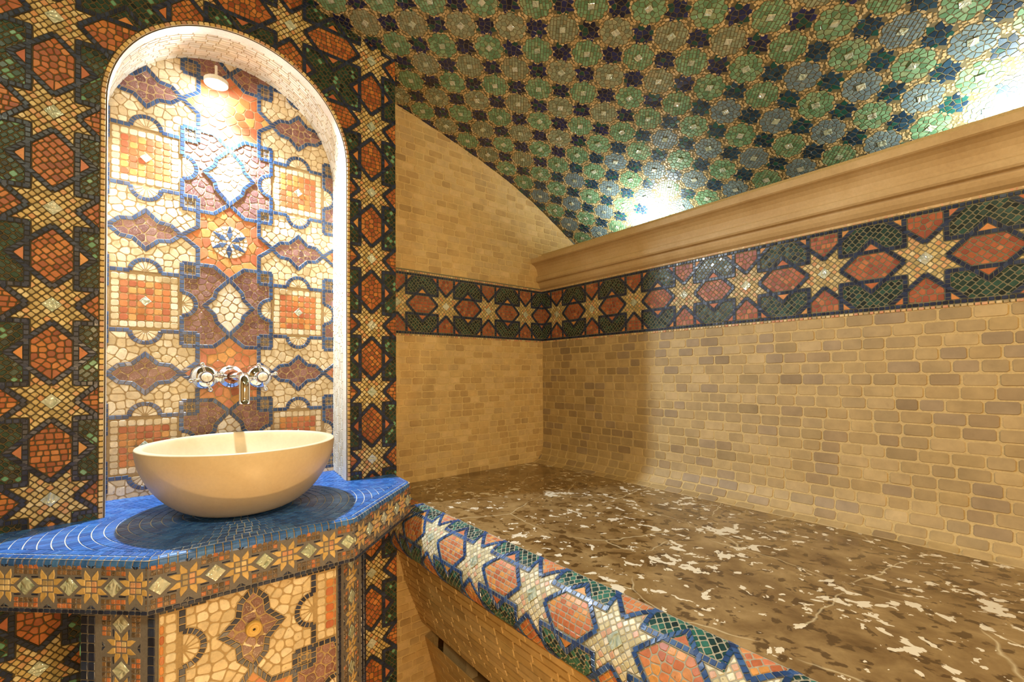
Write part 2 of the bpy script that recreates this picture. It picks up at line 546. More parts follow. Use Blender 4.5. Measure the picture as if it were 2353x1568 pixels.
def star_field(T, nx0, nx1, ny0, ny1, ox, oy, sc, K, clipf, gcol, gap=0.0006, bev=0.0005, rnd=0.0014, variants=3, palmap=None, cull=None, hs=1.0, seed=1):
    r = random.Random(seed)
    mv = [star_motif(K, r) for _ in range(variants)]
    for i in range(nx0, nx1):
        for j in range(ny0, ny1):
            x, y = ox + i * K * sc, oy + j * sc
            if cull and not cull(x, y): continue
            place(T, r.choice(mv), x, y, sc, clipf, gcol, gap, bev, rnd, palmap=palmap, hs=hs, r=r)

def rect_clip(u0, u1, v0, v1):
    def f(p):
        xs = [q[0] for q in p]; ys = [q[1] for q in p]
        if max(xs) <= u0 or min(xs) >= u1 or max(ys) <= v0 or min(ys) >= v1: return []
        if min(xs) < u0: p = clip(p, u0, 0, -1, 0)
        if p and max(xs) > u1: p = clip(p, u1, 0, 1, 0)
        if p and min(ys) < v0: p = clip(p, 0, v0, 0, -1)
        if p and max(ys) > v1: p = clip(p, 0, v1, 0, 1)
        return p
    return f

def rowstrip(T, u0, u1, v0, v1, pitch, pal, slot, h, gap, r, bev=0.0004, rnd=0.001):
    n = max(1, round((u1 - u0) / pitch))
    e = [u0 + (u1 - u0) * i / n + (r.uniform(-.12, .12) * pitch if 0 < i < n else 0) for i in range(n + 1)]
    for i in range(n):
        T.tile([(e[i], v0), (e[i + 1], v0), (e[i + 1], v1), (e[i], v1)], h, pick(pal, r), slot, gap, bev, rnd)

def bricks(T, u0, u1, v0, v1, L, Hh, pal, r, h=0.0012, gap=0.0011, clipf=None, rnd=0.0032, slot=5, jl=0.22, vtop=None, dark=0.04):
    n = round((v1 - v0) / Hh); Hh = (v1 - v0) / n
    for j in range(n):
        u = u0 - r.uniform(0, L); a = v0 + j * Hh
        while u < u1:
            l = L * r.uniform(1 - jl, 1 + jl); b = u + l
            x0, x1 = max(u, u0), min(b, u1)
            if x1 - x0 > 0.004:
                jj = lambda: r.uniform(-.0004, .0004)
                p = [(x0 + jj(), a + jj()), (x1 + jj(), a + jj()), (x1 + jj(), a + Hh + jj()), (x0 + jj(), a + Hh + jj())]
                if clipf: p = clipf(p)
                if p and len(p) > 2:
                    c = pick(pal, r, 0.06)
                    if r.random() < dark: c = tuple(v * 0.82 for v in c)
                    T.tile(p, h + r.uniform(-.0003, .0008), c, slot, gap * r.uniform(.8, 1.5), 0.0006, rnd, 0.0004)
            u = b

# vault profile
VP = [(-.9,.778),(-.6,.785),(-.4,.778),(-.2,.758),(-.1,.744),(0,.729),(.1,.713),(.2,.696),(.3,.678),(.4,.657),(.5,.635),(.6,.61),(.7,.582),(.8,.549),(.9,.507),(1.0,.4545),(1.07,.415),(1.13,.38),(1.22,.325)]
VX = np.array([q[0] for q in VP]); VZ = np.array([q[1] for q in VP])
def vault_z(x): return float(np.interp(x, VX, VZ))
def under_vault(p, m_=0.004):
    cx = sum(q[0] for q in p) / len(p)
    z = vault_z(cx) + m_; sl = (vault_z(cx + .02) - vault_z(cx - .02)) / .04
    L = math.hypot(sl, 1)
    return clip(p, cx, z, -sl / L, 1 / L)

# plan constants
YL, YS, XW = 0.88, 1.0, 0.929          # mosaic wall, short brick wall, long brick wall
PX = 0.4056                            # right end of the mosaic wall
CT = -0.2023; CB = -0.264              # counter top / underside of its fascia
BZ = -0.2567                           # bench top
FZ = -H0 / S                           # floor
AX, AR, ASP = 0.1308, 0.1728, 0.405    # niche arch centre, radius, springing height
NB = 0.998                             # niche back plane
BT, BB = 0.2488, 0.1013                # mosaic frieze top / bottom
SP = 0.133

# ================================================================== wall_left with niche
def arch_clip(p, grow=0.0):
    """keep what lies outside the arched opening"""
    cx = sum(q[0] for q in p) / len(p); cy = sum(q[1] for q in p) / len(p)
    R = AR + grow
    if cy > ASP:
        d = math.hypot(cx - AX, cy - ASP)
        nx, ny = (cx - AX) / d, (cy - ASP) / d
        if min(math.hypot(q[0] - AX, q[1] - ASP) for q in p) >= R and all(q[1] >= ASP for q in p): return p
        return clip(p, AX + nx * R, ASP + ny * R, -nx, -ny)
    if abs(cx - AX) < R: 
        s_ = 1 if cx > AX else -1
        return clip(p, AX + s_ * R, 0, -s_, 0)
    s_ = 1 if cx > AX else -1
    return clip(p, AX + s_ * R, 0, -s_, 0)

TRIM = 0.0075
left_map = plane_map((0, YL, 0), (1, 0, 0), (0, 0, 1), (0, -1, 0))
T = Tiles()
def outline(R, n=48, z0=CT - 0.004):
    pts = [(AX - R, z0), (AX - R, (z0 + ASP) / 2)]
    pts += [(AX + R * math.cos(PI - PI * i / n), ASP + R * math.sin(PI * i / n)) for i in range(n + 1)]
    pts += [(AX + R, (z0 + ASP) / 2), (AX + R, z0)]
    return pts
# grout face around the opening
OL = outline(AR)
wl0, wl1, wz1 = -0.95, PX, 0.84
def to_rect(x, z):
    # push an outline point out to the rectangle
    dx, dz = x - AX, max(z, CT) - (ASP - 0.05)
    if z <= ASP - 0.01: return (wl0 if x < AX else wl1, z)
    ts = []
    if dx < 0: ts.append((wl0 - AX) / dx)
    if dx > 0: ts.append((wl1 - AX) / dx)
    if dz > 0: ts.append((wz1 - (ASP - 0.05)) / dz)
    t = min(ts); return (AX + dx * t, ASP - 0.05 + dz * t)
for i in range(len(OL) - 1):
    a, b_ = OL[i], OL[i + 1]
    A_, B_ = to_rect(*a), to_rect(*b_)
    q = [a, b_, B_]
    if abs(A_[0] - B_[0]) > 1e-6 and abs(A_[1] - B_[1]) > 1e-6:
        q.append((A_[0] if abs(A_[0] - wl0) < 1e-6 or abs(A_[0] - wl1) < 1e-6 else B_[0], wz1))
    q.append(A_)
    T.raw(ccw(q), 0, G_STAR)
T.raw([(wl0, FZ), (wl1, FZ), (wl1, CT - .004), (wl0, CT - .004)], 0, G_STAR)
def wl_clip(p):
    p = rect_clip(-0.44, PX, CT - 0.01, 0.9)(p)
    if p: p = under_vault(p, 0.008)
    if p:
        cx = sum(q[0] for q in p) / len(p); cy = sum(q[1] for q in p) / len(p)
        if abs(cx - AX) < AR + .06 and cy < ASP + AR + .06: p = arch_clip(p, TRIM)
    return p
KX = 0.1504 / SP
star_field(T, -4, 2, -5, 5, 0.3540, 0.2335 - 0.0, SP, KX, wl_clip, G_BED, seed=3, variants=4, bev=0.0005, palmap={'red': 'hex'})
# lower zone under the counter, its own run of stars
def wl_low(p): return rect_clip(-0.44, PX, FZ, CB - 0.0)(p)
star_field(T, -4, 2, -4, 0, 0.3520, -0.1140 - 0.138 * 1, 0.138, 0.153 / 0.138, wl_low, G_BED, seed=5, variants=3, palmap={'red': 'hex'})
# tesserae framing the arch
al = [CT, ASP]; r1 = random.Random(11)
for s_ in (-1, 1):
    n = int((ASP - CT) / 0.0078)
    for i in range(n):
        z0 = CT + (ASP - CT) * i / n; z1 = CT + (ASP - CT) * (i + 1) / n
        x0, x1 = AX + s_ * (AR + 0.0012), AX + s_ * (AR + TRIM)
        T.tile([(x0, z0), (x1, z0), (x1, z1), (x0, z1)], 0.0028, pick('trim', r1), 1, 0.0005, 0.0005, 0.0014)
n = 68
for i in range(n):
    a0, a1 = PI * i / n, PI * (i + 1) / n
    T.tile([(AX + rr * math.cos(a), ASP + rr * math.sin(a)) for rr, a in ((AR + .0012, a0), (AR + TRIM, a0), (AR + TRIM, a1), (AR + .0012, a1))],
           0.0028, pick('trim', r1), 1, 0.0005, 0.0005, 0.0014)
wall_left = T.build('wall_left', left_map)
tag(wall_left, 'star-and-hexagon mosaic wall with the arched niche behind the basin', 'wall', kind='structure')

# right end of the pier and body behind the face (closed slab around the niche)
def mesh_obj(name, verts, faces, mat, parent=None, smooth=False):
    me = bpy.data.meshes.new(name); me.from_pydata([tuple(v) for v in verts], [], faces)
    me.materials.append(mat)
    if smooth:
        for p_ in me.polygons: p_.use_smooth = True
    me.update(); return link(name, me, parent)

def stone_mat(name, base, dark, light, rough=0.5, scale=6, pit=0.0, bstr=0.1, spec=0.4, grain=0.11):
    mt, nt, b = new_mat(name)
    n1 = noise(nt, scale, 5, 0.6, 0.5)
    c = ramp(nt, n1, [(0.3, dark), (0.5, base), (0.72, light)])
    n2 = noise(nt, scale * 28, 3, 0.6)
    c = mix(nt, c, ramp(nt, n2, [(0.3, 1 - grain), (0.7, 1 + grain * .6)]), 1.0, 'MULTIPLY')
    if pit:
        n3 = noise(nt, scale * 4, 3, 0.75, 0.6)
        c = mix(nt, c, (0.10, 0.055, 0.03), ramp(nt, n3, [(0.23, pit), (0.27, 0.0)]))
    nt.links.new(c, b.inputs['Base Color']); b.inputs['Roughness'].default_value = rough
    b.inputs['Specular IOR Level'].default_value = spec
    bump(nt, b, n2, bstr, 0.001)
    return mt
M['plaster'] = stone_mat('limestone', lin((198,172,128)), lin((186,158,114)), lin((208,184,144)), 0.55, 5, pit=0.25, grain=.07)
M['basin'] = stone_mat('cream_limestone', lin((220,200,166)), lin((212,188,150)), lin((226,208,178)), 0.38, 5, pit=0.30, bstr=0.02, grain=0.04)

vs_, fs_ = [], []
def box(vs_, fs_, x0, x1, y0, y1, z0, z1):
    b = len(vs_)
    for z in (z0, z1):
        for y in (y0, y1):
            for x in (x0, x1): vs_.append(W(x, y, z))
    fs_ += [(b, b + 2, b + 3, b + 1), (b + 4, b + 5, b + 7, b + 6), (b, b + 1, b + 5, b + 4), (b + 2, b + 6, b + 7, b + 3), (b, b + 4, b + 6, b + 2), (b + 1, b + 3, b + 7, b + 5)]
fl = 0.013
box(vs_, fs_, -0.95, AX - AR - fl - .001, YL + .0006, 1.06, FZ, 0.84)
box(vs_, fs_, AX + AR + fl + .001, PX, YL + .0006, YS - .0005, FZ, 0.84)
box(vs_, fs_, AX - AR - fl - .001, AX + AR + fl + .001, YL + .0006, 1.06, FZ, CB - .001)
box(vs_, fs_, AX - AR - fl - .001, AX + AR + fl + .001, YL + .0006, 1.06, ASP + AR + fl + .003, 0.84)
mesh_obj('masonry_core', vs_, fs_, M['plaster'], wall_left)

# reveal of the niche : tiny cream bricks between a rounded arris and the back
def reveal_map(U, V, H):
    # U arc length along outline, V depth 0..1 from the front
    Ls = ASP - CT; La = PI * AR
    R = AR + fl * V
    x = np.where(U < Ls, AX - R, 0.0); z = np.where(U < Ls, CT + U, 0.0)
    a = PI - (U - Ls) / AR
    on = (U >= Ls) & (U <= Ls + La)
    x = np.where(on, AX + R * np.cos(a), x); z = np.where(on, ASP + R * np.sin(a), z)
    e = U > Ls + La
    x = np.where(e, AX + R, x); z = np.where(e, ASP - (U - Ls - La), z)
    nx = np.where(U < Ls, 1.0, np.where(on, -np.cos(a), -1.0)); nz = np.where(on, -np.sin(a), 0.0)
    y = YL + (NB - YL) * V
    return np.c_[x * S + nx * H, y * S, z * S + H0 + nz * H]
Ls = ASP - CT; La = PI * AR; tot = 2 * Ls + La
T = Tiles(); r1 = random.Random(12)
T.grid(0, tot, 0.06, 1.0, 150, 2, G_CREAM)
D = NB - YL
# custom brick rows (v in 0..1)
rows = 13
for j in range(rows):
    v0 = 0.16 + 0.84 * j / rows; v1 = 0.16 + 0.84 * (j + 1) / rows
    u = -r1.uniform(0, .02)
    while u < tot:
        b_ = u + r1.uniform(0.013, 0.022)
        x0, x1 = max(0, u), min(tot, b_)
        if x1 - x0 > .003:
            g = 0.0005
            q = [(x0 + g, v0 + g / D), (x1 - g, v0 + g / D), (x1 - g, v1 - g / D), (x0 + g, v1 - g / D)]
            c = pick('creamw', r1); nb = T.nverts()
            for x, y in q: T.U.append(x); T.V.append(y); T.H.append(0.0)
            hh = 0.0009 + r1.uniform(0, .0008)
            for x, y in q:
                cx, cy = (x0 + x1) / 2, (v0 + v1) / 2
                T.U.append(cx + (x - cx) * .94); T.V.append(cy + (y - cy) * .86); T.H.append(hh)
            for k in range(4): T.face([nb + k, nb + (k + 1) % 4, nb + 4 + (k + 1) % 4, nb + 4 + k], c, 5)
            T.face([nb + 4, nb + 5, nb + 6, nb + 7], c, 5)
        u = b_
T.build('niche_reveal', reveal_map, wall_left)
# rounded white arris between wall face and reveal
vs_, fs_ = [], []
NU, NV = 150, 7
for i in range(NU + 1):
    U = tot * i / NU
    for j in range(NV + 1):
        t = PI / 2 * j / NV; rr = 0.010
        # quarter round in (outward radius, depth)
        dr = 0.0015 - 0.0 + (-1) * (1 - math.cos(t)) * 0; 
        off = rr * (1 - math.sin(t)) * 0.22; dep = rr * (1 - math.cos(t)) * 1.9
        R = AR + off
        if U < Ls: x, z = AX - R, CT + U
        elif U <= Ls + La:
            a = PI - (U - Ls) / AR; x, z = AX + R * math.cos(a), ASP + R * math.sin(a)
        else: x, z = AX + R, ASP - (U - Ls - La)
        vs_.append(W(x, YL - 0.0008 + dep, z))
for i in range(NU):
    for j in range(NV):
        a = i * (NV + 1) + j; fs_.append((a, a + 1, a + NV + 2, a + NV + 1))
M['arris'] = stone_mat('white_marble_arris', lin((226,218,206)), lin((206,196,182)), lin((238,232,222)), 0.35, 9)
mesh_obj('arch_arris', vs_, fs_, M['arris'], wall_left, True)

# ------------------------------------------------------------------ niche back panel
PU = 0.2455
def niche_motif(r, flower=True, ground='orange'):
    out = []
    w = 0.030; tc = 0.050
    # cream field around the lens
    h1 = [(-.205,.205),(.205,.205),(.205,.30),(.30,.30),(.30,.42),(.2,.5),(.30,.58),(.30,.70),(.205,.70),(.205,.795),(-.205,.795),(-.205,.70),(-.30,.70),(-.30,.58),(-.2,.5),(-.30,.42),(-.30,.30),(-.205,.30)]
    for c in fill_rows(h1, tc, r, 2, 0.006): out.append((0, c, 'cream', 1))
    # purple cartouche
    p = [(.205,.205),(.30,.205),(.30,.30),(.40,.30),(.5,.21),(.6,.30),(.70,.30),(.70,.205),(.795,.205)]
    p = p + [(x, -y) for x, y in p[::-1]]
    for c in fill_rows(p, 0.048, r, 2, 0.004): out.append((0, c, 'purple', 4))
    # orange ground
    q1 = [(.30,.30),(.40,.30),(.5,.21),(.6,.30),(.70,.30),(.70,.42),(.8,.5)]
    o = q1 + [(x, 1 - y) for x, y in q1[::-1]] ; o = o[:len(q1)] + [(.70,.58),(.70,.70),(.6,.70),(.5,.79),(.4,.70),(.30,.70),(.30,.58),(.2,.5),(.30,.42)]
    for c in fill_rows(o, 0.058, r, 2, 0.004): out.append((0, c, ground, 1))
    # corner checks
    for sx in (0, 1):
        for sy in (0, 1):
            x0 = .205 if sx == 0 else .70; y0 = .205 if sy == 0 else .70
            sq = [(x0, y0), (x0 + .095, y0), (x0 + .095, y0 + .095), (x0, y0 + .095)]
            for c in fill_grid(sq, .0317, 0, r, .05, x0, y0): out.append((0, c, 'grey', 1))
    # square with orange heart
    g = .37 / 8
    for i in range(8):
        for j in range(8):
            x0 = -.185 + i * g; y0 = -.185 + j * g
            ring = i in (0, 7) or j in (0, 7)
            jj = lambda: r.uniform(-.002, .002)
            out.append((0, [(x0 + jj(), y0 + jj()), (x0 + g + jj(), y0 + jj()), (x0 + g + jj(), y0 + g + jj()), (x0 + jj(), y0 + g + jj())], 'cream' if ring else 'orange', 1))
    out.append((5, [(.036,0),(0,.036),(-.036,0),(0,-.036)], 'pearl', 3))
    # lens
    ln = [(.2,.5),(.14,.558),(.07,.566),(0,.636),(-.07,.566),(-.14,.558),(-.2,.5),(-.14,.442),(-.07,.434),(0,.364),(.07,.434),(.14,.442)]
    out.append((1, ln, None, 0))
    for c in fill_rows(ln, 0.048, r, 2, 0.01): out.append((2, c, 'purple', 4))
    # cream centre of cartouche
    ce = [(.5,.21),(.415,.115),(.405,.065),(.342,0),(.405,-.065),(.415,-.115),(.5,-.21),(.585,-.115),(.595,-.065),(.658,0),(.595,.065),(.585,.115)]
    out.append((1, ce, None, 0))
    for c in fill_rows(ce, 0.05, r, 2, 0.01): out.append((2, c, 'creamw', 1))
    # scallops
    lines = []
    for cx, cy, a0 in ((0,.205,0),(0,-.205,PI),(.205,0,-PI/2),(-.205,0,PI/2),(0,.795,PI),(.795,0,PI/2)):
        sc_ = arc(cx, cy, .085, a0, a0 + PI, 10)
        if not (cy == .795 or cx == .795):
            out.append((1.05, sc_, None, 0))
            for c in fan(cx, cy, .012, .074, a0 + .02, a0 + PI - .02, 7): out.append((2.05, c, 'cream', 1))
            lines.append(arc(cx, cy, .085, a0, a0 + PI, 12))
    lines += [[(.19,.205),(.085,.205)], [(-.085,.205),(-.19,.205)], [(.19,-.205),(.085,-.205)], [(-.085,-.205),(-.19,-.205)],
              [(.205,.085),(.205,.30)], [(.205,-.085),(.205,-.30)], [(-.205,.085),(-.205,.30)], [(-.205,-.085),(-.205,-.30)],
              [(.205,.205),(.30,.205)], [(.205,.795),(.30,.795)], [(.70,.205),(.795,.205)], [(.70,.795),(.795,.795)],
              [(.30,.205),(.30,.42),(.2,.5),(.30,.58),(.30,.795)], [(.70,.205),(.70,.42),(.8,.5),(.70,.58),(.70,.795)],
              [(.205,.30),(.40,.30),(.5,.21),(.6,.30),(.795,.30)], [(.205,.70),(.40,.70),(.5,.79),(.6,.70),(.795,.70)]]
    k = 0
    for pl in lines:
        ti, be = band(pl, w, 0.033)
        for b_ in be: out.append((3 + k * 0.01, b_, None, 0))
        for c in ti: out.append((4 + k * 0.01, c, 'blue', 2))
        k = (k + 1) % 9
    for pl in (ln, ce):
        ti, be = band(pl, w, 0.033, True)
        for b_ in be: out.append((3.09, b_, None, 0))
        for c in ti: out.append((4.09, c, 'blue', 2))
    if flower:
        disc = arc(.5, .5, .125, 0, 2 * PI, 16)[:-1]
        out.append((1.02, disc, None, 0))
        for c in fill_rows(disc, .028, r, 2): out.append((2.02, c, 'creamw', 1))
        for sx, sy in ((-1,-1),(1,-1),(1,1),(-1,1)):      # orange diamonds/squares round the rosette
            pass
        for q in range(6):
            a = q * PI / 3 + .5
            f = lambda d, s_: (.5 + d * math.cos(a) - s_ * math.sin(a), .5 + d * math.sin(a) + s_ * math.cos(a))
            pet = [f(.012, 0), f(.06, .022), f(.125, .004), f(.125, -.004), f(.06, -.022)]
            out.append((3.0, pet, None, 0))
            for c in fill_rows(pet, .026, r, 1): out.append((4.0, c, 'blue', 2))
    return out

T = Tiles(); r1 = random.Random(21)
T.grid(-0.07, 0.33, CT - .01, ASP + AR + fl + .01, 4, 4, G_CREAM)
nm = [niche_motif(r1, True), niche_motif(r1, False), niche_motif(r1, False, 'peach')]
def nb_clip(p):
    p = rect_clip(-0.056, 0.3185, CT - 0.004, 0.6)(p)
    if p:
        cx = sum(q[0] for q in p) / len(p); cy = sum(q[1] for q in p) / len(p)
        if cy > ASP:
            d = math.hypot(cx - AX, cy - ASP); R = AR + fl + .001
            if d > R - .05 and d > 0:
                nx, ny = (cx - AX) / d, (cy - ASP) / d
                p = clip(p, AX + nx * R, ASP + ny * R, nx, ny)
    return p
for i in (-1, 0, 1):
    for j in (-2, -1, 0, 1, 2):
        mo = nm[0] if (i, j) == (0, 0) else nm[2] if j < 0 else nm[1]
        place(T, mo, 0.0027 + i * PU * 0.992, 0.1297 + j * 0.2464, PU, nb_clip, G_CREAM, 0.00055, 0.0006, 0.0022, hs=1.35, r=r1)
niche_map = plane_map((0, NB, 0), (1, 0, 0), (0, 0, 1), (0, -1, 0))
T.build('niche_panel', niche_map, wall_left)

# ================================================================== wall_back (short brick wall)
back_map = plane_map((0, YS, 0), (1, 0, 0), (0, 0, 1), (0, -1, 0))
T = Tiles(); r1 = random.Random(31)
T.grid(0.37, 1.25, FZ, 0.80, 4, 4, G_BRICK)
bricks(T, 0.38, 1.20, BT + 0.006, BT + 0.006 + 0.0171 * 25, 0.0334, 0.0171, 'trav', r1, clipf=lambda p: under_vault(p, -0.001))
bricks(T, 0.38, XW, BZ - 0.004, BB - 0.006, 0.0334, 0.0171, 'trav', r1)
bricks(T, 0.38, 0.62, FZ, BZ - 0.004, 0.0334, 0.0171, 'trav', r1, dark=0.02)
wall_back = T.build('wall_back', back_map)
tag(wall_back, 'short travertine brick end wall beside the mosaic pier', 'wall', kind='structure')
vs_, fs_ = [], []
box(vs_, fs_, PX + .0005, 1.25, YS + .0006, YS + 0.06, FZ, 0.80)
mesh_obj('masonry_core', vs_, fs_, M['plaster'], wall_back)

def frieze(T, u0, u1, ustar, half, cv, gcol, seed, cream=True, gap=0.0005, bev=0.0004, rnd=0.0011, sc=SP, variants=3, hs=1.0, pitch=0.0068, palmap=None):
    """horizontal run of the star pattern; star centres at ustar + k*sc, height cv"""
    r = random.Random(seed)
    inn = half - 0.0062
    cf = rect_clip(u0, u1, cv - inn, cv + inn)
    mv = [star_motif(1.0, r) for _ in range(variants)]
    k0 = math.floor((u0 - ustar) / sc) - 1; k1 = math.ceil((u1 - ustar) / sc) + 1
    for k in range(k0, k1):
        for j in (-1, 0):
            place(T, r.choice(mv), ustar + k * sc, cv + j * sc, sc, cf, gcol, gap, bev, rnd, r=r, hs=hs, palmap=palmap)
    for s_ in (-1, 1):
        a, b_ = sorted((cv + s_ * inn, cv + s_ * half))
        rowstrip(T, u0, u1, a, b_, pitch, (palmap or {}).get('navy', 'navy'), 2, 0.0022, gap, r)
        if cream:
            a, b_ = sorted((cv + s_ * half, cv + s_ * (half + 0.0052)))
            rowstrip(T, u0, u1, a, b_, pitch, 'pinky', 1, 0.0024, gap, r)
CV = (BT + BB) / 2; HB = (BT - BB) / 2
T = Tiles()
T.grid(0.37, XW, BB - .006, BT + .006, 2, 1, G_FRZ, h=0.0003)
frieze(T, 0.38, XW, 0.8622, HB, CV - .002, G_BED2, 41, palmap={'green': 'greenf'})
T.build('mosaic_frieze', back_map, wall_back)

# ================================================================== wall_right (long brick wall) with coved foot
rp = [(XW, 0.36)] + [(XW, z) for z in (0.3, 0.0, -0.19)] 
for i in range(1, 11):
    t = PI / 2 * i / 10
    rp.append((XW - 0.0417 * (1 - math.cos(t)), -0.195 - 0.0617 * math.sin(t)))
right_map = sweep_map(rp, side=-1.0)
vz = lambda z: 0.36 - z     # v of a height on the straight part
T = Tiles(); r1 = random.Random(51)
T.grid(-0.95, YS, 0, right_map.length, 4, 60, G_BRICKR)
def rc(p): return p
bricks(T, -0.6, YS, vz(BB - 0.006), right_map.length, 0.0345, 0.0196, 'travr', r1, dark=0.06, jl=0.2)
wall_right = T.build('wall_right', right_map)
tag(wall_right, 'long travertine brick wall with a coved foot behind the bench', 'wall', kind='structure')
T = Tiles()
T.grid(-0.95, YS, vz(BT + .006), vz(BB - .006), 4, 1, G_FRZ, h=0.0003)
frieze(T, -0.45, YS, 0.9372, HB, vz(CV - .002), G_BED2, 42, palmap={'green': 'greenf'})
T.build('mosaic_frieze', right_map, wall_right)
vs_, fs_ = [], []
box(vs_, fs_, XW + .001, 1.25, -0.95, YS, FZ, 0.325)
mesh_obj('masonry_core', vs_, fs_, M['plaster'], wall_right)

# ================================================================== cornice
cp = [(1.25,.3397),(.889,.3397),(.8855,.3385),(.8855,.3265),(.888,.3245),(.893,.3225),(.900,.318),(.9055,.312),(.9095,.304),(.911,.295),(.9105,.289),
      (.906,.2885),(.9035,.286),(.9030,.2815),(.9035,.2765),(.906,.2735),(.9125,.2725),(.9135,.268),(.916,.262),(.9205,.256),(.9275,.2515),(.9275,.2475),(.94,.2475)]
vs_, fs_ = [], []
ys = [-0.95, -0.62, -0.60, -0.1, 0.42, 1.0]
for y in ys:
    for x, z in cp: vs_.append(W(x, y, z))
n = len(cp)
for k in range(len(ys) - 1):
    for i in range(n - 1):
        a = k * n + i; fs_.append((a, a + n, a + n + 1, a + 1))
cornice = mesh_obj('trim_1', vs_, fs_, M['plaster'])
tag(cornice, 'moulded limestone cornice running above the mosaic frieze', 'cornice', kind='structure')

# ================================================================== ceiling vault
vault_map = sweep_map([(x, z) for x, z in VP], side=-1.0, n=400)
T = Tiles(); r1 = random.Random(61)
VL = vault_map.length
T.grid(-0.95, YS, 0, VL, 6, 120, G_GREENISH)
def lob(a): return 1 - .17 * (1 - abs(math.sin(4 * a)) ** .8)
def med_out(k, ph=0.0):
    # scalloped outline of eight soft lobes
    return [(k * lob(a - ph) * math.cos(a), k * lob(a - ph) * math.sin(a)) for a in [ph + 2 * PI * q / 48 for q in range(48)]]
def med_motif(r):
    out = []
    ph = r.choice((0, PI / 8)) + r.uniform(-.08, .08); med = med_out(.432, ph)
    for c in (fill_rows(med, 0.11, r, 2) if r.random() < .5 else fill_brick(med, .085, .14, PI / 4 + r.uniform(-.2, .2), r, .45)): out.append((0, c, 'MED', 2))
    n = 28; A = [2 * PI * (i + r.uniform(-.22, .22)) / n for i in range(n)]; A.append(A[0] + 2 * PI)
    for i in range(n):
        a0, a1 = A[i], A[i + 1]; am = (a0 + a1) / 2
        l_ = lob(am - ph); k0, k1 = .440 * l_, .440 * l_ + .055 + r.uniform(-.015, .015)
        q = [(k0 * math.cos(a0), k0 * math.sin(a0)), (k1 * math.cos(a0), k1 * math.sin(a0)), (k1 * 1.04 * math.cos(am), k1 * 1.04 * math.sin(am)), (k1 * math.cos(a1), k1 * math.sin(a1)), (k0 * math.cos(a1), k0 * math.sin(a1))]
        out.append((0, q, 'ring', 1))
    a = r.choice((PI / 4, PI / 4, 0.1)) + r.uniform(-.1, .1); b = r.uniform(.105, .13)
    out.append((5, [(b * math.cos(a + t) * 1.15, b * math.sin(a + t)) for t in (0, PI / 2, PI, 1.5 * PI)], 'pearl', 3))
    return out
def ds_motif(r):
    st = []
    for q in range(8):
        a = PI / 8 + q * PI / 4; b = a + PI / 8
        ra = .352 + r.uniform(-.02, .02); rb = .25 if q % 2 else .225
        st.append((ra * math.cos(a), ra * math.sin(a))); st.append((rb * math.cos(b), rb * math.sin(b)))
    out = [(0.0, c, 'DST', 2) for c in fill_rows(st, 0.12, r, 2)]
    # small stones in the gaps towards the neighbouring stars
    for q in range(4):
        a = q * PI / 2
        out.append((0, [(x * math.cos(a) - y * math.sin(a), x * math.sin(a) + y * math.cos(a)) for x, y in ((.345, -.05), (.42, -.025), (.42, .025), (.345, .05))], 'ring', 1))
    return out
mm = [med_motif(r1) for _ in range(6)]; dm = [ds_motif(r1) for _ in range(5)]
S0, DA, Y0, DB, SK = 1.364, 0.0648, 0.9021, 0.067, -0.0017
for m_ in range(-13, 14):
    for n_ in range(-20, 3):
        v = S0 + DA * m_; u = Y0 + DB * n_ + SK * m_
        ev = (m_ + n_) % 2 == 0
        if m_ <= 5: pk = 'med_g' if ev else 'med_y'
        elif m_ == 6: pk = 'med_g'
        else: pk = 'med_b' if ev else 'med_g'
        if v < VL - .01 and u < YS + .02:
            place(T, r1.choice(mm), u, v, 0.0660, None, G_GREENISH, 0.0005, 0.0004, 0.0, palmap={'MED': pk}, r=r1, hs=1.0)
        u2, v2 = u + DB / 2, v + DA / 2
        if v2 < VL - .01 and u2 < YS + .02:
            place(T, r1.choice(dm), u2, v2, 0.0660, None, G_GREENISH, 0.0005, 0.0004, 0.0, palmap={'DST': 'dstarb' if m_ >= 6 else 'dstar'}, r=r1)
ceiling = T.build('ceiling', vault_map)
tag(ceiling, 'curved vault covered in green medallion and dark star mosaic', 'ceiling', kind='structure')
vs_, fs_ = [], []
for y in (-0.95, 1.06):
    for x, z in VP: vs_.append(W(x, y, z + .003))
    for x, z in VP: vs_.append(W(x, y, z + .06))
n = len(VP)
for i in range(n - 1):
    fs_ += [(i, i + 1, 2 * n + i + 1, 2 * n + i), (n + i, 3 * n + i, 3 * n + i + 1, n + i + 1), (2 * n + i, 2 * n + i + 1, 3 * n + i + 1, 3 * n + i)]
mesh_obj('vault_shell', vs_, fs_, M['plaster'], ceiling)

